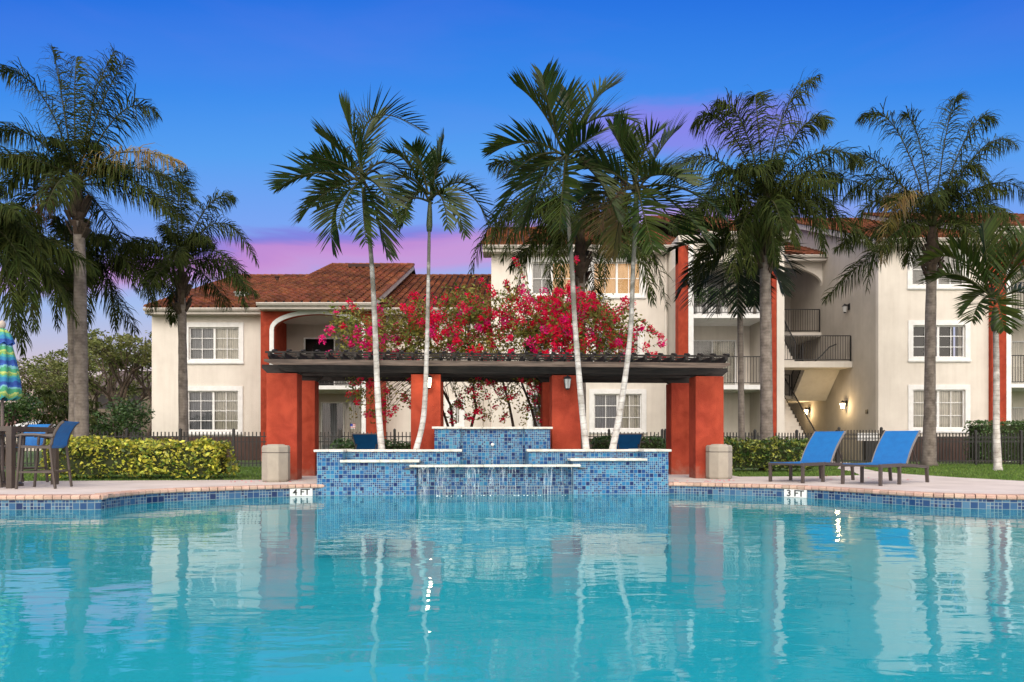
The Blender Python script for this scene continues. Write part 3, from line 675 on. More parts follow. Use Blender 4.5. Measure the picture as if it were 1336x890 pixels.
def gable_roof(x0, x1, ye, ze, yr, zr, parent, rake_left=True, rake_right=True, gutter=True, back=True, over=.0):
    b = MB(); slope_tiles(b, x0, x1, ye, ze, yr, zr); 
    # ridge caps
    k = int((x1-x0)/.4)+1
    for i in range(k):
        a = x0+(x1-x0)*i/k; c = a+(x1-x0)/k+.03
        vs = []
        for x, r_ in ((a, .13), (c, .105)):
            for q in range(6):
                an = math.pi*q/5; vs.append((x, yr+r_*math.cos(an), zr+.02+r_*math.sin(an)))
        b.add(vs, [(q, q+1, q+7, q+6) for q in range(5)]+[(0,1,2,3,4,5)])
    # rake caps along both gable edges
    L = math.hypot(yr-ye, zr-ze); n_ = int(L/.4)
    for xe, on in ((x0+.04, rake_left), (x1-.04, rake_right)):
        if not on: continue
        for j in range(n_):
            t0 = j/n_; t1 = (j+1.1)/n_; vs = []
            for t, r_, lf in ((t0, .115, .05), (min(t1, 1), .10, .02)):
                for q in range(6):
                    an = math.pi*q/5; vs.append((xe+r_*math.cos(an), ye+(yr-ye)*t, ze+(zr-ze)*t+lf+r_*math.sin(an)))
            b.add(vs, [(q, q+1, q+7, q+6) for q in range(5)]+[(0,1,2,3,4,5)])
    rf = b.build('roof', M['terra'], parent)
    b = MB(); yb = 2*yr-ye
    b.add([(x0,ye,ze-.01),(x1,ye,ze-.01),(x1,yr,zr-.01),(x0,yr,zr-.01)], [(0,1,2,3)])
    if back: b.add([(x0,yb,ze-.01),(x1,yb,ze-.01),(x1,yr,zr-.01),(x0,yr,zr-.01)], [(3,2,1,0)])
    b.build('underlay', M['terrapan'], rf)
    b = MB(); b.box(x0, x1, ye+.002, ye+.03, ze-.26, ze-.03); 
    b.add([(x0,ye+.03,ze-.255),(x1,ye+.03,ze-.255),(x1,ye+1.0,ze-.255),(x0,ye+1.0,ze-.255)], [(3,2,1,0)])
    for xe, on in ((x0, rake_left), (x1-.04, rake_right)):
        if on:
            b.add([(xe,ye,ze-.25),(xe+.04,ye,ze-.25),(xe+.04,yr,zr-.25),(xe,yr,zr-.25),(xe,ye,ze),(xe+.04,ye,ze),(xe+.04,yr,zr),(xe,yr,zr)], [(0,3,2,1),(4,5,6,7),(0,1,5,4),(1,2,6,5),(2,3,7,6),(3,0,4,7)])
    b.build('fascia', M['eave'], rf)
    if gutter:
        b = MB(); pr = [(ye, ze-.01), (ye-.12, ze-.01), (ye-.13, ze-.05), (ye-.09, ze-.13), (ye, ze-.14)]
        b.prism(pr, 'x', x0-.02, x1+.02); fixn(b.build('gutter', M['eave'], rf))
    return rf
def railing(x0, x1, y, z0, z1, parent, name='railing', gap=.11, y2=None, z0b=None, z1b=None):
    b = MB(); y2 = y if y2 is None else y2; z0b = z0 if z0b is None else z0b; z1b = z1 if z1b is None else z1b
    A = Vector((x0, y, z1)); B_ = Vector((x1, y2, z1b)); A0 = Vector((x0, y, z0+.08)); B0 = Vector((x1, y2, z0b+.08))
    b.bar(A, B_, .05, .035); b.bar(A0, B0, .03, .03)
    n_ = max(2, int((B_-A).length/gap))
    for i in range(n_+1):
        t = i/n_; w_ = .05 if i in (0, n_) else .016
        p = A.lerp(B_, t); q = A0.lerp(B0, t)
        if i in (0, n_): q.z -= .08
        b.bar(q, p, w_, w_)
    return b.build(name, M['black'], parent)
def sliding_door(x0, x1, z0, z1, y, parent, blinds='vblind', gb='gblind'):
    b = MB(); fr = .06; xm = (x0+x1)/2
    b.box(x0, x1, y, y+.06, z1-fr, z1); b.box(x0, x1, y, y+.06, z0, z0+fr)
    for x in (x0, xm-.03, x1-fr): b.box(x, x+fr, y-.002, y+.058, z0+fr, z1-fr)
    d = b.build('sliding_door', M['white'], parent)
    b = MB(); b.add([(x0,y+.03,z0),(x1,y+.03,z0),(x1,y+.03,z1),(x0,y+.03,z1)], [(0,1,2,3)]); b.build('pane', M['glass'], d)
    for k, (a, c, mm) in enumerate(((x0, xm, gb), (xm, x1, blinds))):
        if not mm: continue
        b = MB(); n_ = int((c-a)/.09)+1; vs = []
        for j in range(n_+1): vs += [(a+(c-a)*j/n_, y+.12+(.03 if j % 2 else 0), z0), (a+(c-a)*j/n_, y+.12+(.03 if j % 2 else 0), z1)]
        b.add(vs, [(2*j, 2*j+2, 2*j+3, 2*j+1) for j in range(n_)]); b.build('blind', M[mm], d)
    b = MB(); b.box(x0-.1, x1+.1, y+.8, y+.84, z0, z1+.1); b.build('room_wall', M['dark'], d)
    return d
def arch_wall(name, x0, x1, z0, z1, y, thk, ax0, ax1, zs, za, mat, parent, zbot=None):
    """front wall with an opening ax0..ax1 from zbot up to an elliptical head (springing zs, apex za)"""
    b = MB(); zbot = z0 if zbot is None else zbot; N = 20; cx = (ax0+ax1)/2; r = (ax1-ax0)/2
    arc = [(cx-r*math.cos(math.pi*k/N), zs+(za-zs)*math.sin(math.pi*k/N)) for k in range(N+1)]
    def q(a, c, d, e):
        for yy_, fl in ((y, 0), (y+thk, 1)):
            b.add([(a[0],yy_,a[1]),(c[0],yy_,c[1]),(d[0],yy_,d[1]),(e[0],yy_,e[1])], [(0,1,2,3)] if not fl else [(3,2,1,0)])
    q((x0, z0), (ax0, z0), (ax0, z1), (x0, z1)); q((ax1, z0), (x1, z0), (x1, z1), (ax1, z1))
    for (a, az), (c, cz) in zip(arc, arc[1:]):
        q((a, az), (c, cz), (c, z1), (a, z1)); b.add([(a,y,az),(c,y,cz),(c,y+thk,cz),(a,y+thk,az)], [(3,2,1,0)])
    for x in (ax0, ax1): b.add([(x,y,z0),(x,y+thk,z0),(x,y+thk,zs),(x,y,zs)], [(0,1,2,3)])
    for x in (x0, x1): b.add([(x,y,z0),(x,y+thk,z0),(x,y+thk,z1),(x,y,z1)], [(0,1,2,3)])
    o = b.build(name, mat, parent); return o, arc
def arch_trim(arc, zb_, y, wid, mat, parent, name='arch_trim', dep=.05):
    pts = [(arc[0][0], zb_)]+arc+[(arc[-1][0], zb_)]
    b = MB(); inn = []; out = []
    for i, (x, z) in enumerate(pts):
        a = Vector(pts[max(i-1, 0)]); c = Vector(pts[min(i+1, len(pts)-1)]); d = (c-a).normalized(); nn = Vector((-d.y, d.x))
        inn.append((x-nn.x*.0, z)); out.append((x+nn.x*wid, z+nn.y*wid if 0 < i < len(pts)-1 else z))
    n_ = len(pts)
    for k in range(n_-1):
        a, c, d, e = inn[k], inn[k+1], out[k+1], out[k]
        vs = [(p[0], y-dep, p[1]) for p in (a, c, d, e)]+[(p[0], y-.001, p[1]) for p in (a, c, d, e)]
        b.add(vs, [(0,1,2,3),(0,4,5,1),(3,2,6,7)])
    return fixn(b.build(name, mat, parent))

# --- two storey building (west of the pergola)
LB = empty('two_storey_building', (-10.8, 29.5, 0), 'cream two storey apartment building with terracotta roofs and a red arched balcony bay', 'building')
DA = 29.5
hA = [wdim(246.5, 312, 427, 469.5, DA), wdim(244.5, 311, 510, 562, DA)]
wall_front('wall', X_(198, DA), X_(341, 27.8)-.0, -.1, 6.3, DA, .2, hA, M['cream'], LB)
window(*[hA[0][i] for i in (0, 1, 2, 3)], DA, LB, blinds=('gblind', 'vblind'))
window(*hA[1], DA, LB, rows=4, blinds=('gblind', 'vblind'))
b = MB(); b.box(X_(198, DA), X_(198, DA)+.2, DA+.2, 48, -.1, 6.3)
b.add([(X_(198, DA)+.001,DA+.01,6.3),(X_(198, DA)+.001,38.4,9.9),(X_(198, DA)+.001,47,6.3)], [(0,1,2)])
b.build('wall', M['cream'], LB)
gable_roof(X_(189, 29.0), -.95, 29.0, 6.46, 38.6, 10.12, LB)
b = MB(); b.box(-15.55, -10.3, DA-.06, DA-.001, -.1, .98); b.build('painted_base', M['brown'], LB)
# red bay
DB = 27.8; ax0, ax1 = X_(357.5, DB), X_(472, DB)
aw, arc = arch_wall('red_wall', X_(340, DB), X_(494, DB), -.1, 6.28, DB, .25, ax0, ax1, Z_(430, DB), Z_(410, DB), M['red'], LB)
arch_trim(arc, -.1, DB, .17, M['white'], LB)
x0, x1 = X_(340, DB), X_(494, DB)
for q in (x0, x1-.2): b = MB(); b.box(q, q+.2, DB+.251, 30.4, -.1, 6.28); b.build('red_wall', M['red'], LB)
b = MB(); b.box(x0+.2, x1-.2, DB+.01, 30.6, Z_(508, DB), Z_(503, DB)); b.build('balcony_slab', M['white'], LB)
b = MB(); b.box(x0+.2, x1-.2, DB+.25, 30.6, 6.0, 6.25); b.build('ceiling', M['greyst'], LB)
bh = [(X_(396, 30.4), X_(476, 30.4), 2.97, 5.42), (X_(418, 30.4), X_(478, 30.4), .1, 2.55)]
wall_front('balcony_wall', x0+.2, x1-.2, -.1, 6.2, 30.4, .15, bh, M['greyst'], LB)
sliding_door(*bh[0], 30.45, LB, blinds='hblind', gb=None); sliding_door(*bh[1], 30.45, LB)
railing(ax0+.02, ax1-.02, DB+.12, Z_(503, DB), Z_(503, DB)+1.0, LB)
gable_roof(X_(336, 27.3), X_(487, 27.3), 27.3, 6.34, 38.6, 10.75, LB)
b = MB(); xr = X_(487, 27.3)-.35
b.add([(xr,27.5,6.2),(xr,38.6,10.5),(xr,38.6,9.9),(xr,29,6.2)], [(0,1,2,3)]); b.build('gable_wall', M['cream'], LB)
# recessed part behind the bougainvillea
hC = [wdim(586, 600, 528, 553, DA)]
wall_front('wall', x1, -.92, -.1, 6.3, DA, .2, hC, M['cream'], LB); window(*hC[0], DA, LB, rows=2)
b = MB(); b.tube([(-1.3, DA-.07, 0), (-1.3, DA-.07, 6.2)], .05, 8); b.build('downspout', M['cream'], LB)
b = MB(); b.box(-12.75, -12.3, 31.4, 31.9, 7.25, 7.62); b.box(-12.8, -12.25, 31.35, 31.95, 7.62, 7.68); b.build('roof_vent', pmat('galvanised_vent', (.35, .37, .38), rough=.5), LB)
for vx, vy in ((-12.6, 36.6), (-10.7, 37.2)):
    b = MB(); z = 6.46+(vy-29)*.3813; b.lathe((vx, vy, z), [(.09, -.1), (.09, .22), (.13, .23), (.13, .30), (0, .34)], 10); b.build('roof_vent', M['terrapan'], LB)
b = MB(); yv = 37.2; z = 6.34+(yv-27.3)*.3903; b.box(-8.9, -7.2, yv-.2, yv+.2, z+.05, z+.22); b.build('roof_vent', M['terrapan'], LB)

# --- three storey centre building
CB = empty('centre_building', (3, 28.8, 0), 'cream three storey apartment block with lit upper windows behind the bougainvillea', 'building')
DC = 28.8; xe = X_(876, DC)
hs = [wdim(694, 746, 342, 384, DC), wdim(774, 836, 342, 384, DC), wdim(690, 746, 432, 462, DC), wdim(776, 834, 434, 474, DC), wdim(694, 748, 514, 560, DC), wdim(775, 837, 514, 560, DC)]
wall_front('wall', X_(641, DC), xe, -.1, 8.8, DC, .2, hs, M['cream'], CB)
for i, h_ in enumerate(hs):
    bl = [('hblind', 'litblind'), ('litblind', 'litblind'), ('hblind', 'hblind'), ('hblind', 'vblind'), ('gblind', 'vblind'), ('gblind', 'vblind')][i]
    window(*h_, DC, CB, blinds=bl, rows=2 if i < 2 else 3)
b = MB(); xl = X_(641, DC); b.box(xl, xl+.2, DC+.2, 47, -.1, 8.8)
b.add([(xl+.001,DC+.01,8.8),(xl+.001,38.2,12.3),(xl+.001,47,8.8)], [(0,1,2)]); b.build('wall', M['cream'], CB)
gable_roof(xl-.35, 7.4, 28.3, 8.92, 38.2, 12.66, CB, rake_right=False)
b = MB(); b.tube([(xe-.25, DC-.07, 0), (xe-.25, DC-.07, 8.7)], .05, 8); b.build('downspout', M['cream'], CB)
b = MB(); b.box(xl, xe, DC-.05, DC-.001, -.1, .9); b.build('painted_base', M['brown'], CB)

# --- three storey building with balconies, open stair and end block
RB = empty('stair_building', (14, 27.5, 0), 'beige three storey apartment building with red pilasters, black balcony rails and an open stairwell', 'building')
DR = 27.0
def strip(p0, p1, D, z0, z1, mat, name, proud=0.0, dep=.5):
    b = MB(); b.box(X_(p0, D), X_(p1, D), D-proud, D+dep, z0, z1); return b.build(name, mat, RB, bevel=.01)
zt = 8.55
strip(885, 898, DR, -.1, zt, M['red'], 'red_pilaster'); strip(898.3, 905, DR, -.1, zt, M['white'], 'white_column')
strip(1007, 1013.4, DR, -.1, zt, M['red'], 'red_pilaster'); strip(1013.7, 1023.5, DR, -.1, zt, M['cream'], 'white_column', dep=.6)
xa, xb = X_(905, DR), X_(1007, DR)
b = MB(); b.box(X_(885, DR), xb, DR+.02, 29, zt-.7, zt+.4); b.build('wall', M['cream'], RB)
for z1_, z0_ in ((Z_(409.7, DR), Z_(414.8, DR)), (Z_(502, DR), Z_(508, DR))):
    b = MB(); b.box(xa, xb, DR+.03, 28.95, z0_, z1_); b.build('balcony_slab', M['white'], RB)
    railing(xa+.02, xb-.02, DR+.08, z1_, z1_+1.12, RB)
dh = [(xa+.25, xa+1.9, 5.85, 7.9), (xa+.3, xa+2.35, 3.02, 5.1), (xa+.1, xa+1.1, .05, 2.2)]
wall_front('balcony_wall', xe, xb, -.1, zt+.3, 28.95, .2, dh, M['cream'], RB)
sliding_door(*dh[0], 29.0, RB, blinds='hblind', gb='hblind'); sliding_door(*dh[1], 29.0, RB, blinds='vblind', gb='hblind'); sliding_door(*dh[2], 29.0, RB, gb='gblind', blinds='gblind')
b = MB(); b.box(xa+1.35, xa+1.55, 28.7, 28.94, -.1, 2.7); b.build('wall', M['brown'], RB)
b = MB(); b.box(xb-.2, xb, 27.5, 28.94, -.1, zt); b.box(X_(885, DR), xa-.15, 27.51, 28.94, -.1, zt-.7); b.build('wall', M['greyst'], RB)
gable_roof(7.38, 10.9, 26.6, 8.95, 38.2, 13.3, RB, rake_left=False, rake_right=False)
# stairwell
XS = 14.93; xL = X_(1023.5, DR)
b = MB(); b.add([(XS,28.001,-.1),(XS,37.2,-.1),(XS,37.2,12.75),(XS,28.001,8.93)], [(0,3,2,1)]); 
b.add([(XS,37.2,-.1),(XS,46.6,-.1),(XS,46.6,8.85),(XS,37.2,12.75)], [(0,3,2,1)]); b.build('side_wall', M['greyst'], RB)
b = MB(); b.box(10.75, 10.95, 27.6, 36.5, -.1, 9.4); b.build('side_wall', M['greyst'], RB)
b = MB(); b.box(10.95, XS-.01, 36.5, 36.7, -.1, 9.6); b.build('back_wall', M['greyst'], RB)
aw, arc2 = arch_wall('arch_wall', 10.96, XS-.005, 8.3, 9.55, 32.8, .2, 10.97, XS-.012, 8.32, 9.2, M['cream'], RB)
gable_roof(10.9, XS-.02, 32.3, 9.62, 38, 11.9, RB, rake_left=False, rake_right=False)
b = MB(); b.box(10.96, XS-.01, 32.9, 36.5, 5.85, 6.05); b.build('upper_landing', M['cream'], RB)
railing(12.9, 14.85, 32.95, 6.05, 7.16, RB)
b = MB(); b.box(10.96, XS-.01, 29.9, 31.0, 4.03, 4.298); b.build('landing_slab', M['cream'], RB)
railing(11.0, 14.86, 29.95, 4.30, 5.42, RB)
b = MB(); b.tube([(13.45, 30.3, 4.35), (13.7, 30.3, 4.55), (14.1, 30.3, 4.98), (14.4, 30.3, 5.1)], .03, 6); b.build('handrail', M['black'], RB)
def stair(xa_, za_, xb_, zb__, y0, y1, name='stair_flight'):
    n_ = 10; b = MB(); 
    for i in range(n_):
        x0_ = xa_+(xb_-xa_)*i/n_; x1_ = xa_+(xb_-xa_)*(i+1)/n_; z_ = za_+(zb__-za_)*(i+1)/n_
        b.box(x0_, x1_-.001*(1 if xb_ > xa_ else -1), y0, y1, z_-.17, z_)
    dz_ = .14
    b.prism([(xa_, za_-dz_-.1), (xb_, zb__-dz_-.1), (xb_, zb__-.16), (xa_, za_-.1)], 'y', y0+.003, y1-.003)
    return fixn(b.build(name, M['cream'], RB))
def flight(x0, x1, ya, za, yb, zb_, n_):      # steps running away from or towards the pool
    b = MB()
    for i in range(n_):
        q0 = ya+(yb-ya)*i/n_; q1 = ya+(yb-ya)*(i+1)/n_; z_ = za+(zb_-za)*(i+1)/n_
        b.box(x0, x1, q0, q1-.001*(1 if yb > ya else -1), z_-.18, z_)
    b.prism([(ya, za-.22), (yb, zb_-.26), (yb, zb_-.05), (ya, za+.0)], 'x', x0+.003, x1-.003)
    return fixn(b.build('stair_flight', M['cream'], RB))
flight(11.45, 12.84, 28.7, .0, 32.4, 2.93, 16)
b = MB(); b.box(10.96, XS-.01, 32.4, 36.5, 2.78, 2.94); b.build('floor_slab', M['cream'], RB)
flight(13.3, XS-.02, 32.4, 2.94, 31.02, 4.28, 7)
flight(11.45, 12.84, 31.02, 4.3, 32.9, 6.04, 9)
def srail(x, ya, za, yb, zb_): railing(x, x, ya, za, za+.98, RB, name='stair_railing', gap=.15, y2=yb, z0b=zb_, z1b=zb_+.98)
srail(12.88, 28.7, .02, 32.4, 2.95); srail(12.9, 31.05, 4.3, 32.8, 6.0); srail(13.26, 32.35, 2.95, 31.1, 4.25); srail(11.4, 28.7, .02, 32.4, 2.95)
railing(11.0, 13.2, 32.45, 2.95, 3.95, RB)
# wall lamps on the side wall
def side_lamp(y, z, lit, s=1.3):
    b = MB(); x = XS
    b.box(x-.03, x, y-.06*s, y+.06*s, z-.02, z+.2*s); b.tube([(x, y, z+.14*s), (x-.15*s, y, z+.18*s), (x-.15*s, y, z+.11*s)], .014*s, 6)
    c = (x-.15*s, y, z)
    b.lathe(c, [(.09*s, .10*s), (.095*s, .115*s), (.05*s, .16*s), (.012*s, .2*s)], 8, 0); b.lathe(c, [(.02*s, -.12*s), (.05*s, -.09*s)], 8, 0)
    b.lathe(c, [(.05*s, -.089*s), (.085*s, .098*s)], 8, 1)
    b.build('wall_lamp', [M['black'], M['lamp'] if lit else M['lampoff']], RB)
    if lit:
        l = bpy.data.lights.new('lamp_light', 'POINT'); l.energy = 38; l.color = (1, .72, .38); l.shadow_soft_size = .08
        o = bpy.data.objects.new('lamp_light', l); C.objects.link(o); o.location = (x-.42, y-.05, z+.0)
side_lamp(30.4, Z_(530, 30.4), True); side_lamp(34.2, Z_(538, 34.2), True); side_lamp(30.2, Z_(404, 30.2), False)
b = MB(); b.box(XS-.04, XS, 28.6, 28.75, 1.95, 2.12); b.build('bell_box', M['black'], RB)
# end block
DE = 27.8; x0, x1 = XS, X_(1294, DE)
he = [wdim(1190, 1258, 330, 372, DE), wdim(1191, 1259, 424.5, 466.5, DE), wdim(1191, 1259, 508.5, 559, DE)]
wall_front('wall', x0, x1, -.1, 8.75, DE, .2, he, M['cream'], RB)
for i, h_ in enumerate(he):
    wv = window(*h_, DE, RB, blinds=[('hblind', 'hblind'), (None, None), ('vblind', 'vblind')][i], rows=[2, 3, 3][i], trim=.2)
b = MB(); b.box(x0+.1, x1-.01, DE-.45, DE-.3, -.1, .98); b.build('painted_base', M['brown'], RB)
gable_roof(XS-.35, X_(1300, 27.4), 27.35, 8.93, 37.2, 12.85, RB, rake_right=False)
strip(1294.2, 1313, 27.6, -.1, 9.0, M['red'], 'red_pilaster'); strip(1313.3, 1319.8, 27.6, -.1, 9.0, M['white'], 'white_column')
xf = X_(1320, 27.6)
for z1_, z0_ in ((Z_(405, 27.6), Z_(410.3, 27.6)), (Z_(500.6, 27.6), Z_(505.6, 27.6))):
    b = MB(); b.box(xf, 25.5, 27.62, 29.9, z0_, z1_); b.build('balcony_slab', M['white'], RB)
    railing(xf, 25.4, 27.7, z1_, z1_+1.15, RB)
dh = [(xf+.4, xf+2.6, 6.15, 8.2), (xf+.4, xf+2.6, 3.15, 5.2), (xf+.4, xf+2.6, .05, 2.3)]
wall_front('balcony_wall', X_(1294, DE), 26, -.1, 9.0, 29.9, .2, dh, M['cream'], RB)
for q in dh: sliding_door(*q, 29.95, RB)
b = MB(); b.box(X_(1294.2, 27.6), 26, 27.62, 30, 8.5, 9.1); b.build('wall', M['red'], RB)
gable_roof(18.9, 26.4, 26.95, 9.26, 36.8, 13.0, RB)
b = MB(); b.add([(19.2,27.2,9.0),(19.2,36.8,12.75),(19.2,36.8,9.0)], [(0,1,2)]); b.build('gable_wall', M['cream'], RB)

# clutter on the balconies: potted plants
def leafball(b, c, r, n_, s, rg, m=0, flat=1.0):
    for _ in range(n_):
        d = Vector((rg.gauss(0, 1), rg.gauss(0, 1), rg.gauss(0, 1)*flat)); d = d.normalized()*r*rg.random()**.4; d.z *= flat
        leaf(b, Vector(c)+d, s*rg.uniform(.7, 1.3), rg, m)
def leaf(b, p, s, rg, m=0, asp=.5):
    a = Vector((rg.uniform(-1, 1), rg.uniform(-1, 1), rg.uniform(-.6, .9))).normalized(); t = a.cross(Vector((rg.uniform(-1, 1), rg.uniform(-1, 1), rg.uniform(-1, 1)))).normalized()*s*asp/2
    a = a*s/2
    b.add([p-a, p+t, p+a, p-t], [(0,1,2,3)], m)
rg = random.Random(21)
for k, px in enumerate((912, 929, 945, 962, 978, 992)):
    x = X_(px, 27.5); z = Z_(409.7, DR)
    r = empty('potted_plant', (x, 27.55, z), ['bushy plant in white pot at the pilaster end of the top balcony', 'leafy plant in white pot, second along the top balcony', 'tall plant in white pot, third along the top balcony', 'leafy plant in white pot behind the slim palm trunk', 'wide dark plant in white pot beside the slim palm trunk', 'plant in white pot beside the thick palm trunk'][k], 'plant', 'potted plants on the top balcony')
    b = MB(); b.lathe((x, 27.55, z), [(.12, 0.002), (.17, .32), (.18, .36), (.15, .36)], 14); b.build('pot', M['white'], r)
    b = MB(); b.tube([(x, 27.55, z+.3), (x, 27.55, z+.7)], .015, 5); b.build('stem', M['bark'], r)
    b = MB(); leafball(b, (x, 27.55, z+.85), .33, 240, .13, rg, flat=1.2); b.build('foliage', M['shrubleaf'], r)
r = empty('small_flag', (X_(457, 26.6), 26.6, 0), 'small striped flag on a thin stick before the arched bay', 'flag')
b = MB(); fx = X_(457, 26.6); fz = Z_(570, 26.6); b.tube([(fx, 26.6, -.03), (fx, 26.6, Z_(551, 26.6))], .012, 6); b.build('stick', M['black'], r)
b = MB()
for i in range(6): b.box(fx+.01, fx+.20, 26.59, 26.60, Z_(553, 26.6)-.03*(i+1), Z_(553, 26.6)-.03*i-.0, i % 2)
b.box(fx+.01, fx+.10, 26.583, 26.588, Z_(553, 26.6)-.1, Z_(553, 26.6), 2)
b.build('cloth', [pmat('flag_red', (.5, .02, .03)), M['white'], pmat('flag_blue', (.02, .05, .35))], r)
# ------------------------------------------------------------------ fence
def fence(name, p0, p1, label, cat, bay=1.62, zt=1.06, rings=True, group=None, zb0=-.03):
    p0 = Vector((*p0, 0)); p1 = Vector((*p1, 0)); L = (p1-p0).length; n_ = max(1, round(L/bay)); d = (p1-p0)/n_; u = d.normalized(); nrm = Vector((-u.y, u.x, 0))
    r = empty(name, p0, label, cat, group)
    for i in range(n_+1):
        p = p0+d*i; b = MB(); b.bar(p+Vector((0,0,zb0)), p+Vector((0,0,zt+.06)), .07, .07, up=u); b.lathe((p.x, p.y, zt+.06), [(.05, 0), (.045, .02), (.0, .05)], 4)
        b.build('post', M['black'], r)
    for i in range(n_):
        a = p0+d*i; c = a+d; b = MB()
        for z in (.12, zt-.30, zt-.14): b.bar(a+Vector((0,0,z)), c+Vector((0,0,z)), .025, .03)
        m_ = 14
        for k in range(1, m_):
            p = a.lerp(c, k/m_); b.bar(p+Vector((0,0,zb0+.06)), p+Vector((0,0,zt)), .026, .026, up=u)
        if rings:
            for k in range(m_):
                p = a.lerp(c, (k+.5)/m_)+Vector((0,0,zt-.22)); vs = []; N = 10
                for q in range(N):
                    an = 2*math.pi*q/N
                    for rr, o in ((.042, -.006), (.053, -.006), (.053, .006), (.042, .006)): vs.append(p+u*rr*math.cos(an)+Vector((0,0,rr*math.sin(an)))+nrm*o)
                b.add(vs, [(4*q+e, 4*q+(e+1) % 4, 4*((q+1) % N)+(e+1) % 4, 4*((q+1) % N)+e) for q in range(N) for e in range(4)])
        b.build('picket_panel', M['black'], r)
    return r
fence('picket_fence', (-19.5, 20.3), (-5.2, 20.6), 'black metal picket fence behind the long hedge', 'fence', rings=False)
fence('picket_fence', (-5.2, 20.7), (4.6, 20.9), 'black metal picket fence seen through the pergola', 'fence', rings=False)
fence('picket_fence', (4.7, 20.9), (10.9, 22.9), 'black metal picket fence behind the short hedge', 'fence')
fence('fence_gate', (11.0, 22.95), (12.45, 23.0), 'black metal gate in the fence at the end of the path', 'gate', bay=1.4, zt=1.16)
fence('picket_fence', (12.55, 23.0), (22, 23.3), 'black metal picket fence with ring frieze on the lawn', 'fence')

# ------------------------------------------------------------------ hedges
def hedge(x0, x1, y0, y1, z1, label, mat, dens=520, s=.085, seed=1, rag=.07, group=None):
    rg = random.Random(seed); r = empty('hedge', ((x0+x1)/2, (y0+y1)/2, zg), label, 'hedge', group)
    b = MB(); nx = int((x1-x0)/.25)+2
    def wob(x, y, z): return noise.noise(Vector((x*1.1, y*1.3, z*1.6+seed)))
    core = MB(); core.box(x0+.16, x1-.16, y0+.14, y1-.14, zg+.12, z1-.13); 
    for _ in range(int((x1-x0)*3)):
        x = rg.uniform(x0+.2, x1-.2); y = rg.uniform(y0+.1, y1-.1); a = rg.uniform(0, 6.28)
        core.tube([(x, y, zg-.01), (x+.12*math.cos(a), y+.12*math.sin(a), zg+.18), (x+.25*math.cos(a), y+.2*math.sin(a), zg+.4)], [.012, .009, .006], 5)
    core.build('twigs', M['hedgecore'], r)
    area = (x1-x0)*(z1-zg)+(x1-x0)*(y1-y0)+2*(y1-y0)*(z1-zg)
    for _ in range(int(area*dens*1.15)):
        q = rg.random()*((x1-x0)*(z1-zg)*1.15+(x1-x0)*(y1-y0)+2*(y1-y0)*(z1-zg)); x = rg.uniform(x0, x1); y = rg.uniform(y0, y1); z = zg+(z1-zg)*(1-rg.random()**1.15*.93)
        fA = (x1-x0)*(z1-zg)*1.15
        if q < fA: y = y0
        elif q < fA+(x1-x0)*(y1-y0): z = z1
        else: x = x0 if rg.random() < .5 else x1
        w_ = wob(x, y, z); hz = noise.noise(Vector((x*1.7, y*2, seed)))*.07+noise.noise(Vector((x*5, y*5, seed+3)))*.035
        # rounded shoulders and a skirt that draws in
        ez = max(0, z-(z1-.2))/.2; low = max(0, (.28-(z-zg))/.28)
        ins = .13*ez*ez+.16*low*low
        if x < x0+.3: x += ins*.8
        if x > x1-.3: x -= ins*.8
        if y < y0+.3: y += ins
        dp = rg.random()**2*.17-rag*w_*1.9; z += hz*min(1, (z-zg)/.5)
        if q < fA: y += dp
        elif q < fA+(x1-x0)*(y1-y0): z -= dp+.02; 
        else: x += dp if x < (x0+x1)/2 else -dp
        if rg.random() < .04 and z > z1-.12: z += rg.uniform(0, .10)
        if low > .5 and rg.random() < .4: continue
        leaf(b, Vector((x, y, z)), s*rg.uniform(.65, 1.35), rg, asp=.55)
    b.build('foliage', mat, r); return r
hedge(-9.6, -5.95, 13.75, 14.75, .77, 'long variegated yellow green hedge behind the bar table', M['hedgeleaf'], dens=560, s=.09, rag=.13, seed=3)
M['hedge2'] = pmat('green_variegated_leaf', (.30, .32, .05), (.035, .085, .015), scale=5.5, rough=.5, rnd=.45, sub=.15, lo=.4, hi=.54)
hedge(4.98, 7.75, 17.3, 18.2, .82, 'short green and yellow hedge beside the beige bin behind the blue lounger', M['hedge2'], seed=5, group=None)
hedge(-4.9, -2.3, 18.6, 19.4, .78, 'dark clipped hedge in the shade behind the pergola near the arched bay', M['shrubleaf'], dens=330, seed=7)
hedge(2.2, 4.3, 18.8, 19.5, .86, 'dark clipped hedge in the shade behind the pergola below a grey window', M['shrubleaf'], dens=330, seed=8)
hedge(16.9, 19.4, 24.6, 25.6, 1.5, 'dark tall shrub hedge beyond the fence by the white column', M['shrubleaf'], dens=260, seed=9)

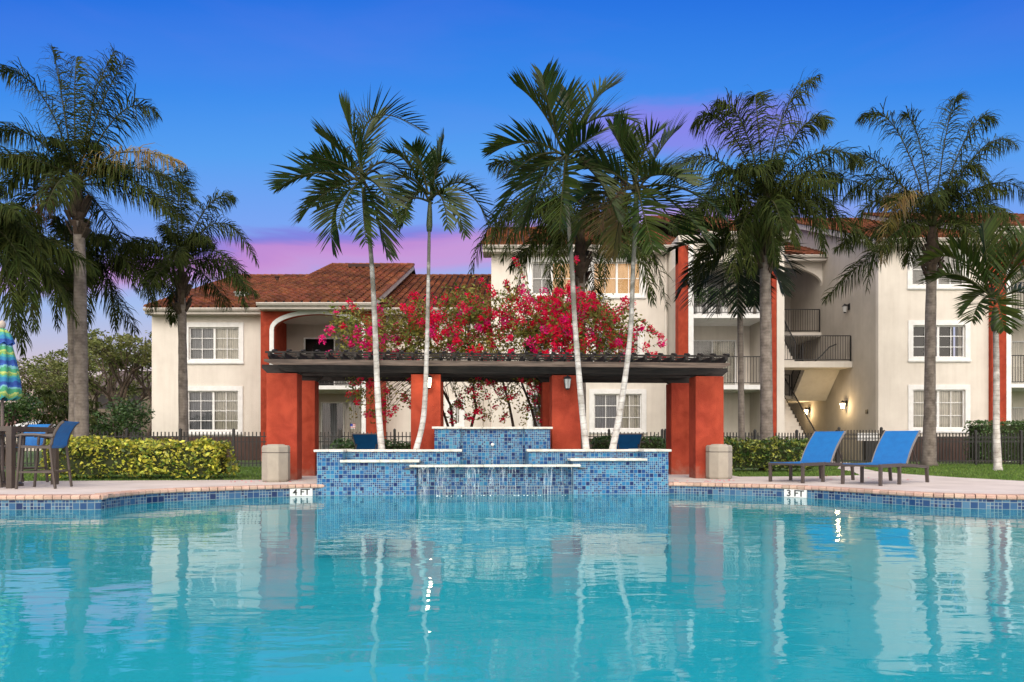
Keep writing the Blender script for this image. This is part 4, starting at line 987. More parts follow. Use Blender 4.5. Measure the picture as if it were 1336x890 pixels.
# ------------------------------------------------------------------ palms
def bez(a, c, t_, n_):
    return [a*(1-t)**2+c*2*t*(1-t)+t_*t*t for t in [i/n_ for i in range(n_+1)]]
def frond(b, base, ctrl, tip, kind, rg, leaflen, n_leaf, mleaf=1, mr=0, start=.16, width=.04):
    pts = bez(base, ctrl, tip, 16)
    b.tube(pts, [.022*(1-.88*i/16)+.003 for i in range(17)], 5, mr, cap=False)
    ls = n_leaf; roll = rg.uniform(-.3, .3)
    for side in (-1, 1):
        for i in range(ls):
            t = start+(1-start)*(i+rg.uniform(-.3, .3))/ls; t = min(max(t, .02), .995)
            f = t*16; k = min(int(f), 15); p = pts[k].lerp(pts[k+1], f-k); T = (pts[k+1]-pts[k]).normalized()
            up = Vector((0,0,1)); sd = T.cross(up)
            if sd.length < .15: sd = T.cross(Vector((math.cos(roll), math.sin(roll), .2)))
            sd.normalize(); N_ = sd.cross(T).normalized()
            sd2 = sd*math.cos(roll)+N_*math.sin(roll); N2 = N_*math.cos(roll)-sd*math.sin(roll)
            prof_ = math.sin(math.pi*min(1, (t-start)/(1-start)*.80+.17))**.6
            L = leaflen*prof_*rg.uniform(.85, 1.1)
            if kind == 'a':      # stiff leaflets held in a shallow V
                ang = R(60-30*t+rg.uniform(-7, 7)); lift = .45+rg.uniform(-.12, .18); droop = .04+.12*rg.random(); wl = width
            else:                # soft leaflets leaving in several planes and hanging
                ang = R(70-30*t+rg.uniform(-16, 16)); lift = rg.choice([-.6, .1, .8])+rg.uniform(-.25, .25); droop = .5+1.0*rg.random(); wl = width
            d = (T*math.cos(ang)+(sd2*side*math.cos(lift)+N2*math.sin(lift))*math.sin(ang)).normalized()
            q0 = p; seg = 3; prev = None; wdir = T*.8+N2*.3*side
            wdir = (wdir-d*wdir.dot(d)).normalized(); vs = []
            pp = p.copy(); dd = d.copy()
            for j, ws in enumerate((.55, 1.0, .75)):
                vs += [pp-wdir*wl*ws/2, pp+wdir*wl*ws/2]
                dd = (dd+Vector((0,0,-droop*(.25+.5*j)))).normalized(); pp = pp+dd*L/seg
            vs.append(pp)
            b.add(vs, [(0,1,3,2),(2,3,5,4),(4,5,6)], mleaf)
def palm(name, trunkpts, radii, crown, fronds, kind, label, cat='palm', group=None, mats=None, seed=1, L=.6, n_leaf=46, width=.04, shaft=None, boots=0, trunkmat='qtrunk'):
    rg = random.Random(seed); r = empty(name, Vector((trunkpts[0][0], trunkpts[0][1], trunkpts[0][2])), label, cat, group)
    # smooth trunk
    P = [Vector(p) for p in trunkpts]; sm = []; rr = []
    for i in range(len(P)-1):
        for k in range(8):
            t = k/8; p0 = P[max(i-1, 0)]; p3 = P[min(i+2, len(P)-1)]
            sm.append(.5*((2*P[i])+(-p0+P[i+1])*t+(2*p0-5*P[i]+4*P[i+1]-p3)*t*t+(-p0+3*P[i]-3*P[i+1]+p3)*t**3)); rr.append(radii[i]*(1-t)+radii[i+1]*t)
    sm.append(P[-1]); rr.append(radii[-1])
    rr = [x*.84*(1+rg.uniform(-.04, .04)) for x in rr]; rr[0] *= 1.25
    b = MB(); b.tube([p-Vector((0,0,.05)) if i == 0 else p for i, p in enumerate(sm)], rr, 12); b.build('trunk', M[trunkmat], r, smooth=True)
    if shaft:
        a, c, ra = shaft; b = MB(); a = Vector(a); c = Vector(c)
        b.tube([a.lerp(c, t) for t in (0, .2, .6, 1)], [ra*.9, ra*1.15, ra*.95, ra*.6], 12); b.build('crownshaft', M['boot' if kind == 'q' else 'shaft'], r, smooth=True)
    if boots:
        b = MB(); top = P[-1]
        for i in range(boots):
            z = rg.uniform(-.55, .45); a = i*2.4; rad = .84*radii[-1]*(.85+.35*math.sin((z+.6)*2.6))
            c = top+Vector((math.cos(a)*rad, math.sin(a)*rad, z)); o = Vector((math.cos(a)*.16, math.sin(a)*.16, rg.uniform(.16, .34)))
            b.bar(c-Vector((0,0,.08)), c+o, .10, .035, up=Vector((math.cos(a), math.sin(a), 0)))
        b.build('leaf_bases', M['boot'], r)
    for i, fd in enumerate(fronds):
        ctrl, tip = fd[0], fd[1]; mm = fd[2] if len(fd) > 2 else mats
        base = Vector(crown)+Vector((rg.uniform(-.05, .05), rg.uniform(-.05, .05), rg.uniform(-.1, .1)))
        b = MB(); ll = L*min(1.15, .55+.22*(Vector(tip)-base).length)
        frond(b, base, Vector(ctrl), Vector(tip), kind, rg, ll, n_leaf, width=width)
        b.build('frond', [M['rachis'], M[mm]], r)
    return r
def pf(D, items, dd=None, mat=None, seed=0, spread=1.4):
    """measured fronds: control px, tip px, depth offsets chosen so they fan round the trunk"""
    out = []; rg = random.Random(seed)
    for it in items:
        cx_, cy_, tx, ty = it[:4]; dp = it[4] if len(it) > 4 else rg.uniform(-spread, spread)
        f = (W(cx_, cy_, D+dp*.5), W(tx, ty, D+dp)); 
        out.append(f+((it[5],) if len(it) > 5 else ()))
    return out
def fan(crown, n_, L, el0, el1, seed, mats=None, droop=1.0):
    """fronds all round the crown: elevation falls from el0 (young) to el1 (old)"""
    rg = random.Random(seed); out = []; c = Vector(crown)
    for i in range(n_):
        t = i/(n_-1); az = i*2.39996+rg.uniform(-.2, .2); el = R(el0+(el1-el0)*t+rg.uniform(-6, 6)); l = L*rg.uniform(.85, 1.08)*(.8+.2*t)
        d = Vector((math.cos(az)*math.cos(el), math.sin(az)*math.cos(el), math.sin(el)))
        h = Vector((math.cos(az), math.sin(az), 0))
        ctrl = c+d*l*.62; tip = ctrl+h*l*.40*math.cos(el*.7)+Vector((0,0,-1))*l*(.26+.32*t)*droop+d*l*.12
        out.append((ctrl, tip)+((mats[i],) if mats and mats.get(i) else ()))
    return out
GA = 'slender palms planted in the fountain bed'
# slender pale palms in the fountain planter
D = 12.95
palm('slender_palm', [W(498, 587, D), W(493, 520, D), W(489, 420, D), W(485, 345, D), W(481, 300, D)], [.075, .068, .058, .052, .045], W(474, 238, D),
     pf(D, [(452,105,555,172,.2),(462,180,445,137,-.1),(410,208,363,246,.1),(420,238,392,288,-.5),(425,245,434,328,.3),(490,262,505,334,-.3),(505,190,531,235,.5),(490,225,524,290,-.9),(440,190,420,178,.4),(430,205,408,206,-.8),(470,255,478,318,-1.0),(455,235,440,300,-1.2),(495,205,512,262,1.2),(440,235,412,270,1.1),(470,170,492,150,.9),(455,200,400,232,.9)], seed=1),
     'a', 'tall slender palm leaning over the left end of the fountain', 'palm', GA, 'adleaf', 11, .74, 32, .036, shaft=(W(481, 302, D), W(474, 246, D), .062), trunkmat='adtrunk')
palm('slender_palm', [W(543, 587, D), W(553, 540, D), W(557, 450, D), W(559, 360, D), W(560, 300, D)], [.07, .06, .048, .04, .034], W(561, 258, D),
     pf(D, [(530,195,508,200,.3),(565,205,583,212,-.2),(570,215,579,180,.1),(548,200,538,192,-.5),(615,225,636,292,.2),(590,235,607,310,-.6),(535,235,520,298,.2),(595,222,624,250,.8),(530,218,510,240,-.8),(525,245,530,285,-.9),(580,235,584,300,-1),(560,200,556,205,1.0)], seed=2),
     'a', 'shorter slender palm with curved base in front of the lit lamp pillar', 'palm', GA, 'adleaf', 12, .62, 28, .034, shaft=(W(560, 302, D), W(561, 262, D), .052), trunkmat='adtrunk')
D = 13.05
palm('slender_palm', [W(765, 587, D), W(758, 520, D), W(750, 420, D), W(745, 330, D), W(739, 262, D)], [.08, .07, .058, .052, .045], W(738, 205, D),
     pf(D, [(716,140,674,112,.2),(765,130,832,160,.1),(690,170,640,199,.0),(690,205,645,290,.1),(715,225,694,262,-.8),(712,130,708,100,-.4),(760,130,801,112,.5),(745,140,740,120,-.2),(800,200,832,260,.2),(780,210,805,285,-.6),(700,190,664,232,-1.1),(735,220,730,300,-1.2),(760,190,800,200,1.1),(705,200,680,300,.8),(750,190,785,170,-.8)], seed=3),
     'a', 'tallest slender palm rising in front of the unlit lantern pillar', 'palm', GA, 'adleaf', 13, .80, 34, .04, shaft=(W(739, 264, D), W(738, 212, D), .065), trunkmat='adtrunk')
palm('slender_palm', [W(799, 587, D), W(810, 530, D), W(822, 440, D), W(826, 350, D), W(829, 300, D)], [.08, .07, .056, .05, .045], W(830, 247, D),
     pf(D, [(858,190,886,168,.2),(808,190,800,166,-.2),(790,210,763,218,.1),(770,245,744,327,-.1),(895,230,944,282,.0),(880,250,925,318,-.4),(865,255,899,332,.6),(838,270,852,328,-1),(800,240,779,305,-.9,'qbrown'),(835,190,859,172,-.6),(818,190,812,170,.6),(850,210,905,225,1.1),(790,225,755,262,1.1),(810,255,800,335,.4,'qyel'),(860,215,900,240,-1.1)], seed=4),
     'a', 'leaning slender palm nearest the pergola end with one browned frond', 'palm', GA, 'adleaf', 14, .82, 34, .04, shaft=(W(829, 302, D), W(830, 254, D), .062), trunkmat='adtrunk')
# young palm on the lawn
D = 18.5
palm('slender_palm', [W(1302, 613, D), W(1300, 560, D), W(1300, 480, D), W(1299, 430, D)], [.125, .10, .085, .08], W(1298, 395, D),
     pf(D, [(1255,308,1202,346,.1),(1252,340,1220,366,-.6),(1285,330,1283,295,.2),(1330,330,1345,298,.2),(1280,375,1268,420,-.9),(1303,385,1310,432,-1.2),(1340,365,1368,410,.1),(1350,340,1390,350,.3),(1270,330,1245,322,.9),(1315,340,1330,325,-.7),(1290,360,1255,410,.6)], seed=6),
     'a', 'short young palm with broad green fronds on the lawn beside the red pilaster', 'palm', None, 'adleaf', 16, .92, 34, .052, shaft=(W(1299, 432, D), W(1298, 402, D), .10), trunkmat='adtrunk')
# darker slim palm near the balconies
D = 20.3
palm('slender_palm', [W(968, 604, D), W(967, 520, D), W(966, 440, D), W(965, 375, D)], [.12, .105, .10, .095], W(964, 325, D),
     pf(D, [(920,310,884,388,.1),(905,305,868,332,-.4),(1010,300,1038,356,.1),(945,345,934,408,-.8),(985,340,985,400,-.9),(930,290,893,300,.6),(990,290,1020,290,.6),(960,285,955,262,0),(940,310,910,380,1.0),(1000,320,1022,382,-1.0),(965,345,962,410,-1.2),(915,320,900,400,-1)], seed=7),
     'a', 'dark slim palm between the bin and the balconies', 'palm', None, 'addark', 17, .95, 32, .055, shaft=(W(965, 377, D), W(964, 332, D), .10), trunkmat='qtrunk')

GQ = 'feathery palms around the pool'
def qpalm(D, tr, rad, cr, px, n_extra, L, seed, label, mats=None, elr=(75, -30), leafL=.72, extra_mats=None, nleaf=108):
    crown = W(*cr, D)
    palm('feathery_palm', [W(x, y, D) for x, y in tr], rad, crown, pf(D, px, seed=seed, spread=1.6)+fan(crown, n_extra, L*.86, 84, -8, seed, extra_mats),
         'q', label, 'palm', GQ, 'qleaf', seed, leafL, nleaf, .028, boots=34, shaft=(W(*tr[-1], D)-Vector((0,0,.1)), crown, rad[-1]*.95))
qpalm(17.8, [(107, 614), (106, 520), (105, 420), (104, 330), (102, 285)], [.23, .20, .185, .165, .15], (100, 240),
      [(82,120,68,62,.2),(120,110,150,66,.4),(130,120,166,76,-.5),(60,85,2,94,.1),(160,100,206,150,0),(185,190,256,262,.3),(165,205,222,280,-.6),(40,150,-6,175,.3),(50,185,-10,260,-.4),(60,220,45,320,-.6,'qbrown'),(150,170,240,215,-.9,'qyel'),(95,110,100,75,.9),(40,200,-20,215,.9)], 12, 3.0, 31,
      'tall feathery palm with thick trunk behind the bar table hedge', elr=(60, -40))
qpalm(21.5, [(240, 608), (239, 520), (238, 440), (237, 385)], [.19, .165, .15, .15], (236, 345),
      [(285,235,337,345,.2),(212,215,192,213,.2),(240,230,222,212,.3),(180,300,150,352,-.3),(300,290,320,400,-.6),(205,330,196,410,-.8),(270,240,305,258,.6),(225,240,245,222,-.7)], 16, 2.9, 32,
      'feathery palm in front of the two storey wing with loose hanging bark', elr=(68, -35))
qpalm(20.0, [(97, 616), (97, 520), (95, 440), (92, 380)], [.20, .17, .16, .15], (90, 335),
      [(120,270,180,380,.3),(60,270,20,400,.2),(140,280,205,400,-.4),(70,290,75,430,-.6),(150,320,150,430,.6),(115,300,112,430,-.9),(40,300,10,360,.5)], 12, 3.0, 33,
      'feathery palm standing close behind the thickest trunk', elr=(45, -45))
qpalm(16.0, [(-46, 620), (-44, 520), (-40, 420), (-38, 360)], [.22, .19, .17, .15], (-36, 300),
      [(20,250,62,350,.2),(30,280,45,430,-.4),(10,290,20,440,-.8),(40,300,100,420,.6),(0,270,55,300,.9),(20,330,30,460,.3)], 12, 3.0, 34,
      'feathery palm at the edge behind the closed umbrella', elr=(60, -45))
qpalm(19.0, [(757, 606), (757, 520), (757, 430), (757, 345)], [.20, .19, .18, .17], (757, 300),
      [(655,200,613,360,.2),(700,240,672,390,-.4),(715,250,716,400,-.7),(690,190,640,215,.3),(840,230,870,400,.2),(795,250,787,375,-.7),(820,240,838,320,.5),(730,260,730,380,-1),(650,230,640,330,-.8),(690,230,655,340,-.9),(830,260,852,395,-.9),(720,200,700,190,.8),(790,230,825,260,-.8)], 12, 2.9, 35,
      'feathery palm rising behind the bougainvillea in front of lit windows', elr=(62, -45))
qpalm(17.9, [(1000, 612), (1000, 520), (999, 420), (998, 330)], [.20, .185, .17, .16], (998, 268),
      [(1010,120,1068,98,.2),(940,110,905,165,.2),(900,150,872,250,.1),(1070,160,1130,215,.2),(1085,210,1108,330,.3),(965,260,955,365,-1.1),(1005,255,1012,345,-1.2),(1045,130,1080,160,-.7),(975,130,935,133,-.6),(930,200,905,290,-.8),(1060,220,1075,330,-.8),(985,110,985,125,.6),(980,240,980,360,-.9),(1020,240,1040,320,-1.1),(1080,200,1165,262,.6)], 16, 3.0, 36,
      'tall feathery palm with heavy drooping fronds behind the short hedge', elr=(68, -45))
qpalm(22.0, [(1212, 606), (1213, 530), (1214, 420), (1216, 340)], [.27, .20, .185, .19], (1217, 296),
      [(1170,110,1120,155,.2),(1235,130,1252,124,.2),(1270,120,1296,158,-.3),(1285,150,1326,190,.4),(1300,200,1350,262,.2),(1290,230,1316,300,-.8),(1160,190,1098,262,.3),(1165,190,1152,345,-.9,'qyel'),(1140,215,1108,310,-.3),(1130,170,1110,215,.9),(1260,170,1290,240,-1),(1200,150,1180,150,.6),(1150,230,1130,380,-.8)], 16, 3.5, 37,
      'feathery palm with flared base on the lawn, some fronds yellowing', elr=(72, -30), leafL=.76)

# ------------------------------------------------------------------ bougainvillea
BG = empty('bougainvillea', (.2, 16.9, 0), 'large bougainvillea with crimson and magenta flowers spilling over the pergola', 'shrub')
rg = random.Random(44); env = [(436, 415), (450, 402), (480, 398), (520, 396), (560, 388), (600, 386), (630, 372), (650, 378), (668, 366), (700, 384), (745, 374), (780, 388), (800, 396), (822, 392), (845, 425), (862, 440)]
def envy(px):
    for (a, ya), (c, yc) in zip(env, env[1:]):
        if a <= px <= c: return ya+(yc-ya)*(px-a)/(c-a)
    return 460
wood = MB(); lf = MB(); fl = MB()
clusters = []
for px, D_, zt_ in ((575, 17.0, 470), (610, 16.8, 450), (690, 16.6, 440), (704, 16.9, 400), (716, 16.7, 430), (640, 17.2, 440), (745, 17.0, 420), (560, 16.8, 440)):
    root = Vector((X_(px, D_)*.35+X_(712 if px > 630 else 600, D_)*.65, D_, 0)); top = W(px, zt_, D_); mid = root.lerp(top, .5)+Vector((rg.uniform(-.3, .3), rg.uniform(-.2, .2), 0))
    wood.tube([root, root.lerp(mid, .5)+Vector((rg.uniform(-.16, .16), 0, 0)), mid, mid.lerp(top, .33)+Vector((rg.uniform(-.22, .22), 0, 0)), mid.lerp(top, .66)+Vector((rg.uniform(-.22, .22), .05, 0)), top], [.05, .040, .031, .026, .02, .015], 7)
    for _ in range(4): q = mid.lerp(top, rg.random()*.6); e_ = q+Vector((rg.uniform(-.5, .5), rg.uniform(-.2, .2), rg.uniform(.25, .6))); wood.tube([q, q.lerp(e_, .5)+Vector((rg.uniform(-.08, .08), 0, 0)), e_], [.014, .010, .006], 5)
    clusters.append(top)
for i in range(560):
    px = rg.uniform(440, 858) if rg.random() < .8 else rg.uniform(600, 800); ty = envy(px); D_ = rg.uniform(15.0, 17.6)
    py = ty+6+(464-ty)*(1-rg.random()**.8); 
    if px > 822 and rg.random() < .9: continue
    if py < ty+22 and rg.random() < .35: continue
    if 440 < px < 520 and rg.random() < .25: continue
    c = W(px, py, D_)
    nl = rg.randint(24, 46); r_ = rg.uniform(.16, .30)
    rightness = min(1, max(0, (px-480)/260)); 
    leafball(lf, c+Vector((rg.gauss(0, .15), rg.gauss(0, .1), rg.gauss(0, .1))), r_*1.15, nl if px < 640 else int(nl*.7), .095, rg)
    dens = .25+.42*rightness
    if noise.noise(Vector((px*.02, py*.03, D_*.4)))+rg.uniform(-.3, .3) > .29-dens*.80:
        for _ in range(rg.randint(1, 3)):
            o = Vector((rg.gauss(0, .13), rg.gauss(0, .13)-.12, rg.gauss(0, .11))); mi = 1 if (px < 520 and rg.random() < .8) or rg.random() < .12 else 0
            leafball(fl, c+o, rg.uniform(.07, .16), rg.randint(34, 60), .072, rg, mi)
    if rg.random() < .35:
        q = min(clusters, key=lambda v: (v-c).length); m_ = q.lerp(c, .5)+Vector((0, 0, .2)); wood.tube([q, m_, c], [.013, .009, .005], 5)
# long sprays reaching above and to the ends
for (x0_, y0_, x1_, y1_) in ((650,395,628,366),(668,385,660,368),(740,380,752,338),(800,410,826,396),(820,420,862,438),(600,400,595,378),(470,410,446,402),(480,420,455,392),(545,400,540,384),(700,392,672,340),(830,405,850,430)):
    a = W(x0_, y0_+14, 16.3); c = W(x1_, y1_, 15.9); pts = bez(a, a.lerp(c, .5)+Vector((0, 0, .18)), c, 8); wood.tube(pts, [.01-.0008*i for i in range(9)], 5)
    for p in pts[1:]: leafball(lf, p, .07, 7, .075, rg)
    for p in pts[4:]:
        if rg.random() < .6: leafball(fl, p, .07, 14, .06, rg, 0)
    leafball(fl, c, .085, 26, .06, rg, 0)
# thin part under the pergola
for i in range(210):
    px = rg.choice([rg.uniform(500, 560), rg.uniform(585, 705), rg.uniform(600, 720), rg.uniform(690, 716), rg.uniform(455, 500)]); py = 490+rg.random()**1.5*58; D_ = rg.uniform(15.6, 17.4); c = W(px, py, D_)
    leafball(lf, c, .17, 16, .08, rg)
    if rg.random() < .42: leafball(fl, c+Vector((0, -.05, -.05)), .09, 30, .065, rg, 0)
    q = min(clusters, key=lambda v: (v-c).length); m_ = q.lerp(c, .6)+Vector((rg.uniform(-.1, .1), 0, .1)); 
    if rg.random() < .5: wood.tube([q, m_, c], [.012, .008, .004], 5)
leafball(fl, W(758, 337+48, 15.0), .10, 30, .06, rg, 0)
wood.build('branches', M['bark'], BG); lf.build('leaves', M['bougleaf'], BG); fl.build('flowers', [M['bract'], M['bractpink']], BG)
for p_, n_ in (((780, 497, 14.2), 14), ((785, 530, 14.2), 8)): pass

# ------------------------------------------------------------------ loungers
def make_lounger(label):
    r = empty('sun_lounger', (0, 0, 0), label, 'sun lounger', 'blue sling sun loungers')
    hw = .33; L = 1.95
    for x, y in ((.04, -hw), (.04, hw), (.72, -hw), (.72, hw), (1.78, -hw), (1.78, hw)):
        lean = .04 if x > 1 else 0
        b = MB(); h_ = .355 if x < 1 else .30; b.bar((x+lean, y, 0), (x, y, h_), .055, .045, up=Vector((1, 0, 0))); b.build('leg', M['bronze'], r, bevel=.006)
    b = MB()
    for y in (-hw, hw):
        b.bar((0, y, .34), (.78, y, .345), .04, .06); b.bar((.78, y, .345), (1.3, y, .325), .04, .055); b.bar((1.3, y, .325), (1.85, y, .285), .04, .05)
    for x, z in ((.02, .34), (.98, .31), (1.84, .286)): b.bar((x, -hw+.02, z), (x, hw-.02, z), .035, .035)
    b.build('frame', M['bronze'], r)
    b = MB(); n_ = 10; vs = []
    for j in range(n_+1):
        x = .0+1.02*j/n_; z = .372-.012*math.sin(math.pi*j/n_)
        vs += [(x, -hw+.02, z), (x, hw-.02, z), (x, -hw+.02, z-.012), (x, hw-.02, z-.012)]
    b.add(vs, [(4*j, 4*j+4, 4*j+5, 4*j+1) for j in range(n_)]+[(4*j+2, 4*j+3, 4*j+7, 4*j+6) for j in range(n_)]+[(4*j, 4*j+2, 4*j+6, 4*j+4) for j in range(n_)]+[(4*j+1, 4*j+5, 4*j+7, 4*j+3) for j in range(n_)]+[(0,1,3,2)])
    b.build('seat', M['blue'], r)
    # raised back, slightly curved
    pts = [(1.03+.52*t-.05*math.sin(math.pi*t), .365+.60*t) for t in [j/10 for j in range(11)]]
    b = MB(); vs = []
    for x, z in pts: vs += [(x, -hw+.03, z), (x, hw-.03, z), (x+.012, -hw+.03, z-.006), (x+.012, hw-.03, z-.006)]
    b.add(vs, [(4*j, 4*j+4, 4*j+5, 4*j+1) for j in range(10)]+[(4*j+2, 4*j+3, 4*j+7, 4*j+6) for j in range(10)]+[(4*j, 4*j+2, 4*j+6, 4*j+4) for j in range(10)]+[(4*j+1, 4*j+5, 4*j+7, 4*j+3) for j in range(10)]+[(40,41,43,42)])
    bk_ = b.build('backrest', M['blue'], r)
    b = MB()
    for y in (-hw+.02, hw-.02):
        for (x0_, z0_), (x1_, z1_) in zip(pts, pts[1:]): b.bar((x0_+.016, y, z0_-.004), (x1_+.016, y, z1_-.004), .022, .03)
    b.bar((pts[-1][0]+.016, -hw+.03, pts[-1][1]-.012), (pts[-1][0]+.016, hw-.03, pts[-1][1]-.012), .022, .022)
    b.build('back_frame', pmat('light_edge_piping', (.22, .2, .19), rough=.5) if 'pip' not in M else M['pip'], bk_)
    for y in (-hw+.08, hw-.08): b = MB(); b.bar((1.36, y, .70), (1.62, y, .30), .025, .012); b.build('back_strut', M['bronze'], r)
    return r
lg = make_lounger('blue sun lounger nearer the short hedge, foot towards the pool'); 
def put(o, x, y, a, label=None, z=0):
    o.location = (x, y, z); o.rotation_euler = (0, 0, R(a))
    if label: o['label'] = label
    return o
TH = 36
def foot(px, D, hw=.33):     # origin from the corner foot nearest the path of the photo
    x = X_(px, D); a = R(TH); return x+hw*math.sin(a), D-hw*math.cos(a)
x, y = foot(1003.5, 12.95); put(lg, x, y, TH)
l2 = copy_tree(lg); x, y = foot(1098, 12.2); put(l2, x, y, TH, 'blue sun lounger nearer the lawn palms, foot towards the pool')
l3 = copy_tree(lg); put(l3, X_(483, 16.7), 16.9-.1, 84, 'blue sun lounger behind the fountain beside the tall leaning palm')
l3.location = (X_(482, 17.0), 18.35, 0); l3.rotation_euler = (0, 0, R(-93))
l4 = copy_tree(lg); put(l4, X_(817, 17.0), 18.35, -88, 'blue sun lounger behind the fountain beside the leaning palm under the grey window')

# ------------------------------------------------------------------ bins
def make_bin(label):
    r = empty('litter_bin', (0, 0, 0), label, 'bin', 'beige octagonal litter bins')
    b = MB(); a8 = math.cos(math.pi/8); k = .262
    b.lathe((0, 0, 0), [(k*.9, 0), (k*.96, .02), (k, .05), (k, .545)], 8); b.build('body', M['bin'], r, bevel=.006)
    b = MB(); b.lathe((0, 0, 0), [(k*.985, .546), (k*.985, .556)], 8); b.build('joint', M['bronze'], r)
    b = MB(); b.lathe((0, 0, 0), [(k, .557), (k, .66), (k*.9, .69), (k*.62, .695), (k*.60, .71), (0, .712)], 8); b.build('lid', M['bin'], r, bevel=.006)
    return r
bn = make_bin('beige octagonal bin before the pergola pillar next to the lawn and long hedge'); put(bn, X_(359, 12.95), 13.0, 6)
b2 = copy_tree(bn); put(b2, X_(938, 14.0), 14.0, 4, 'beige octagonal bin between the pergola pillar and the short hedge')

# ------------------------------------------------------------------ bar table, chairs, umbrella
T = empty('bar_table', (X_(3, 11.6), 11.6, 0), 'dark square bar table on the pool deck around the umbrella pole', 'table')
tx, ty = T.location.x, T.location.y
b = MB(); hw = .58
for s_ in (-1, 1):
    b.box(tx-hw, tx+hw, ty+s_*hw-.04*(s_+1)-0, ty+s_*hw-.04*(s_-1)-0, .93, 1.01)
b.box(tx-hw, tx-hw+.08, ty-hw+.081, ty+hw-.081, .93, 1.01); b.box(tx+hw-.08, tx+hw, ty-hw+.081, ty+hw-.081, .93, 1.01)
b.build('table_rim', M['bronze'], T)
b = MB()
n_ = 9
for i in range(n_):
    a = tx-hw+.082+(2*hw-.164)*i/n_; c = a+(2*hw-.164)/n_-.012
    if a < tx < c: b.box(a, c, ty-hw+.082, ty-.05, .975, .998); b.box(a, c, ty+.05, ty+hw-.082, .975, .998)
    else: b.box(a, c, ty-hw+.082, ty+hw-.082, .975, .998)
b.build('table_top', M['bronze'], T)
for sx in (-1, 1):
    for sy in (-1, 1):
        b = MB(); cx_ = tx+sx*(hw-.045); cy_ = ty+sy*(hw-.045); b.box(cx_-.045, cx_+.045, cy_-.045, cy_+.045, 0, .929); b.build('leg', M['bronze'], T)
T.rotation_euler = (0, 0, R(0))
def make_chair(label):
    r = empty('bar_chair', (0, 0, 0), label, 'bar chair', 'blue sling bar chairs around the bar table')
    hw = .27   # sits facing -x
    for y in (-hw, hw):
        b = MB(); b.bar((-.27, y, 0), (-.20, y, .86), .03, .045, up=Vector((0, 1, 0))); b.build('leg', M['bronze'], r, bevel=.006)
        b = MB(); b.bar((.30, y, 0), (.22, y, .70), .03, .045, up=Vector((0, 1, 0))); b.build('leg', M['bronze'], r, bevel=.006)
        b = MB(); b.tube([(-.27, y, .845), (-.2, y, .87), (0, y, .872), (.27, y, .84)], .022, 8); b.build('armrest', M['bronze'], r)
    b = MB()
    for y in (-hw, hw): b.bar((-.22, y, .68), (.24, y, .665), .03, .04)
    b.bar((-.22, -hw, .68), (-.22, hw, .68), .03, .03); b.build('seat_frame', M['bronze'], r)
    b = MB()
    for y in (-hw, hw): b.bar((-.255, y, .27), (.27, y, .27), .025, .03)
    b.bar((-.25, -hw, .27), (-.25, hw, .27), .03, .03); b.bar((.27, -hw, .27), (.27, hw, .27), .025, .03); b.build('footrest', M['bronze'], r)
    b = MB(); pts = [(-.22, .70), (-.1, .675), (.05, .662), (.18, .668), (.235, .71), (.25, .80), (.29, .92), (.36, 1.04), (.42, 1.09)]
    vs = []
    for x, z in pts: vs += [(x, -hw+.025, z), (x, hw-.025, z), (x+.004, -hw+.025, z-.014), (x+.004, hw-.025, z-.014)]
    k = len(pts)-1
    b.add(vs, [(4*j, 4*j+4, 4*j+5, 4*j+1) for j in range(k)]+[(4*j+2, 4*j+3, 4*j+7, 4*j+6) for j in range(k)]+[(4*j, 4*j+2, 4*j+6, 4*j+4) for j in range(k)]+[(4*j+1, 4*j+5, 4*j+7, 4*j+3) for j in range(k)]+[(4*k, 4*k+1, 4*k+3, 4*k+2)])
    b.build('sling_seat', M['blue'], r, smooth=False)
    for y in (-hw+.01, hw-.01):
        b = MB()
        for (x0_, z0_), (x1_, z1_) in zip(pts[3:], pts[4:]): b.bar((x0_, y, z0_), (x1_, y, z1_), .028, .035)
        b.build('back_post', M['bronze'], r)
    return r
ch = make_chair('blue bar chair facing the table, nearest the long hedge end'); put(ch, X_(57, 11.2), 11.2, 9)
c2 = copy_tree(ch); put(c2, X_(30, 12.6), 12.55, 80, 'blue bar chair on the hedge side of the bar table')
c3 = copy_tree(ch); put(c3, X_(-38, 10.9), 10.95, 192, 'blue bar chair across the bar table, mostly out of frame')
# umbrella, closed
U = empty('closed_umbrella', (tx, ty, 0), 'closed patio umbrella with blue, green and yellow wavy stripes', 'umbrella')
b = MB(); b.tube([(tx, ty, 0.02), (tx, ty, 2.68)], .024, 12); b.build('pole', pmat('brown_pole', (.13, .10, .09), rough=.5), U)
b = MB(); b.lathe((tx, ty, 0), [(.30, 0), (.30, .04), (.26, .07), (.05, .09), (.04, .25)], 20); b.build('base', M['bronze'], U)
b = MB(); b.lathe((tx, ty, 2.76), [(.02, -.09), (.045, -.05), (.055, 0), (.04, .04), (.0, .07)], 12); b.build('finial', pmat('stone_finial', (.45, .38, .33)), U, smooth=True)
um = bpy.data.materials.new('striped_canvas'); um.use_nodes = True; nt = um.node_tree; pb = nt.nodes['Principled BSDF']; pb.inputs['Roughness'].default_value = .8
g = nd(nt, 'ShaderNodeNewGeometry'); sp = nd(nt, 'ShaderNodeSeparateXYZ'); lk(nt, g.outputs['Position'], sp.inputs[0])
n1 = nd(nt, 'ShaderNodeTexNoise'); n1.inputs['Scale'].default_value = 9; lk(nt, g.outputs['Position'], n1.inputs[0])
f = mth(nt, 'FRACT', mth(nt, 'ADD', mth(nt, 'DIVIDE', sp.outputs[2], .36), mth(nt, 'MULTIPLY', n1.outputs[0], .45)))
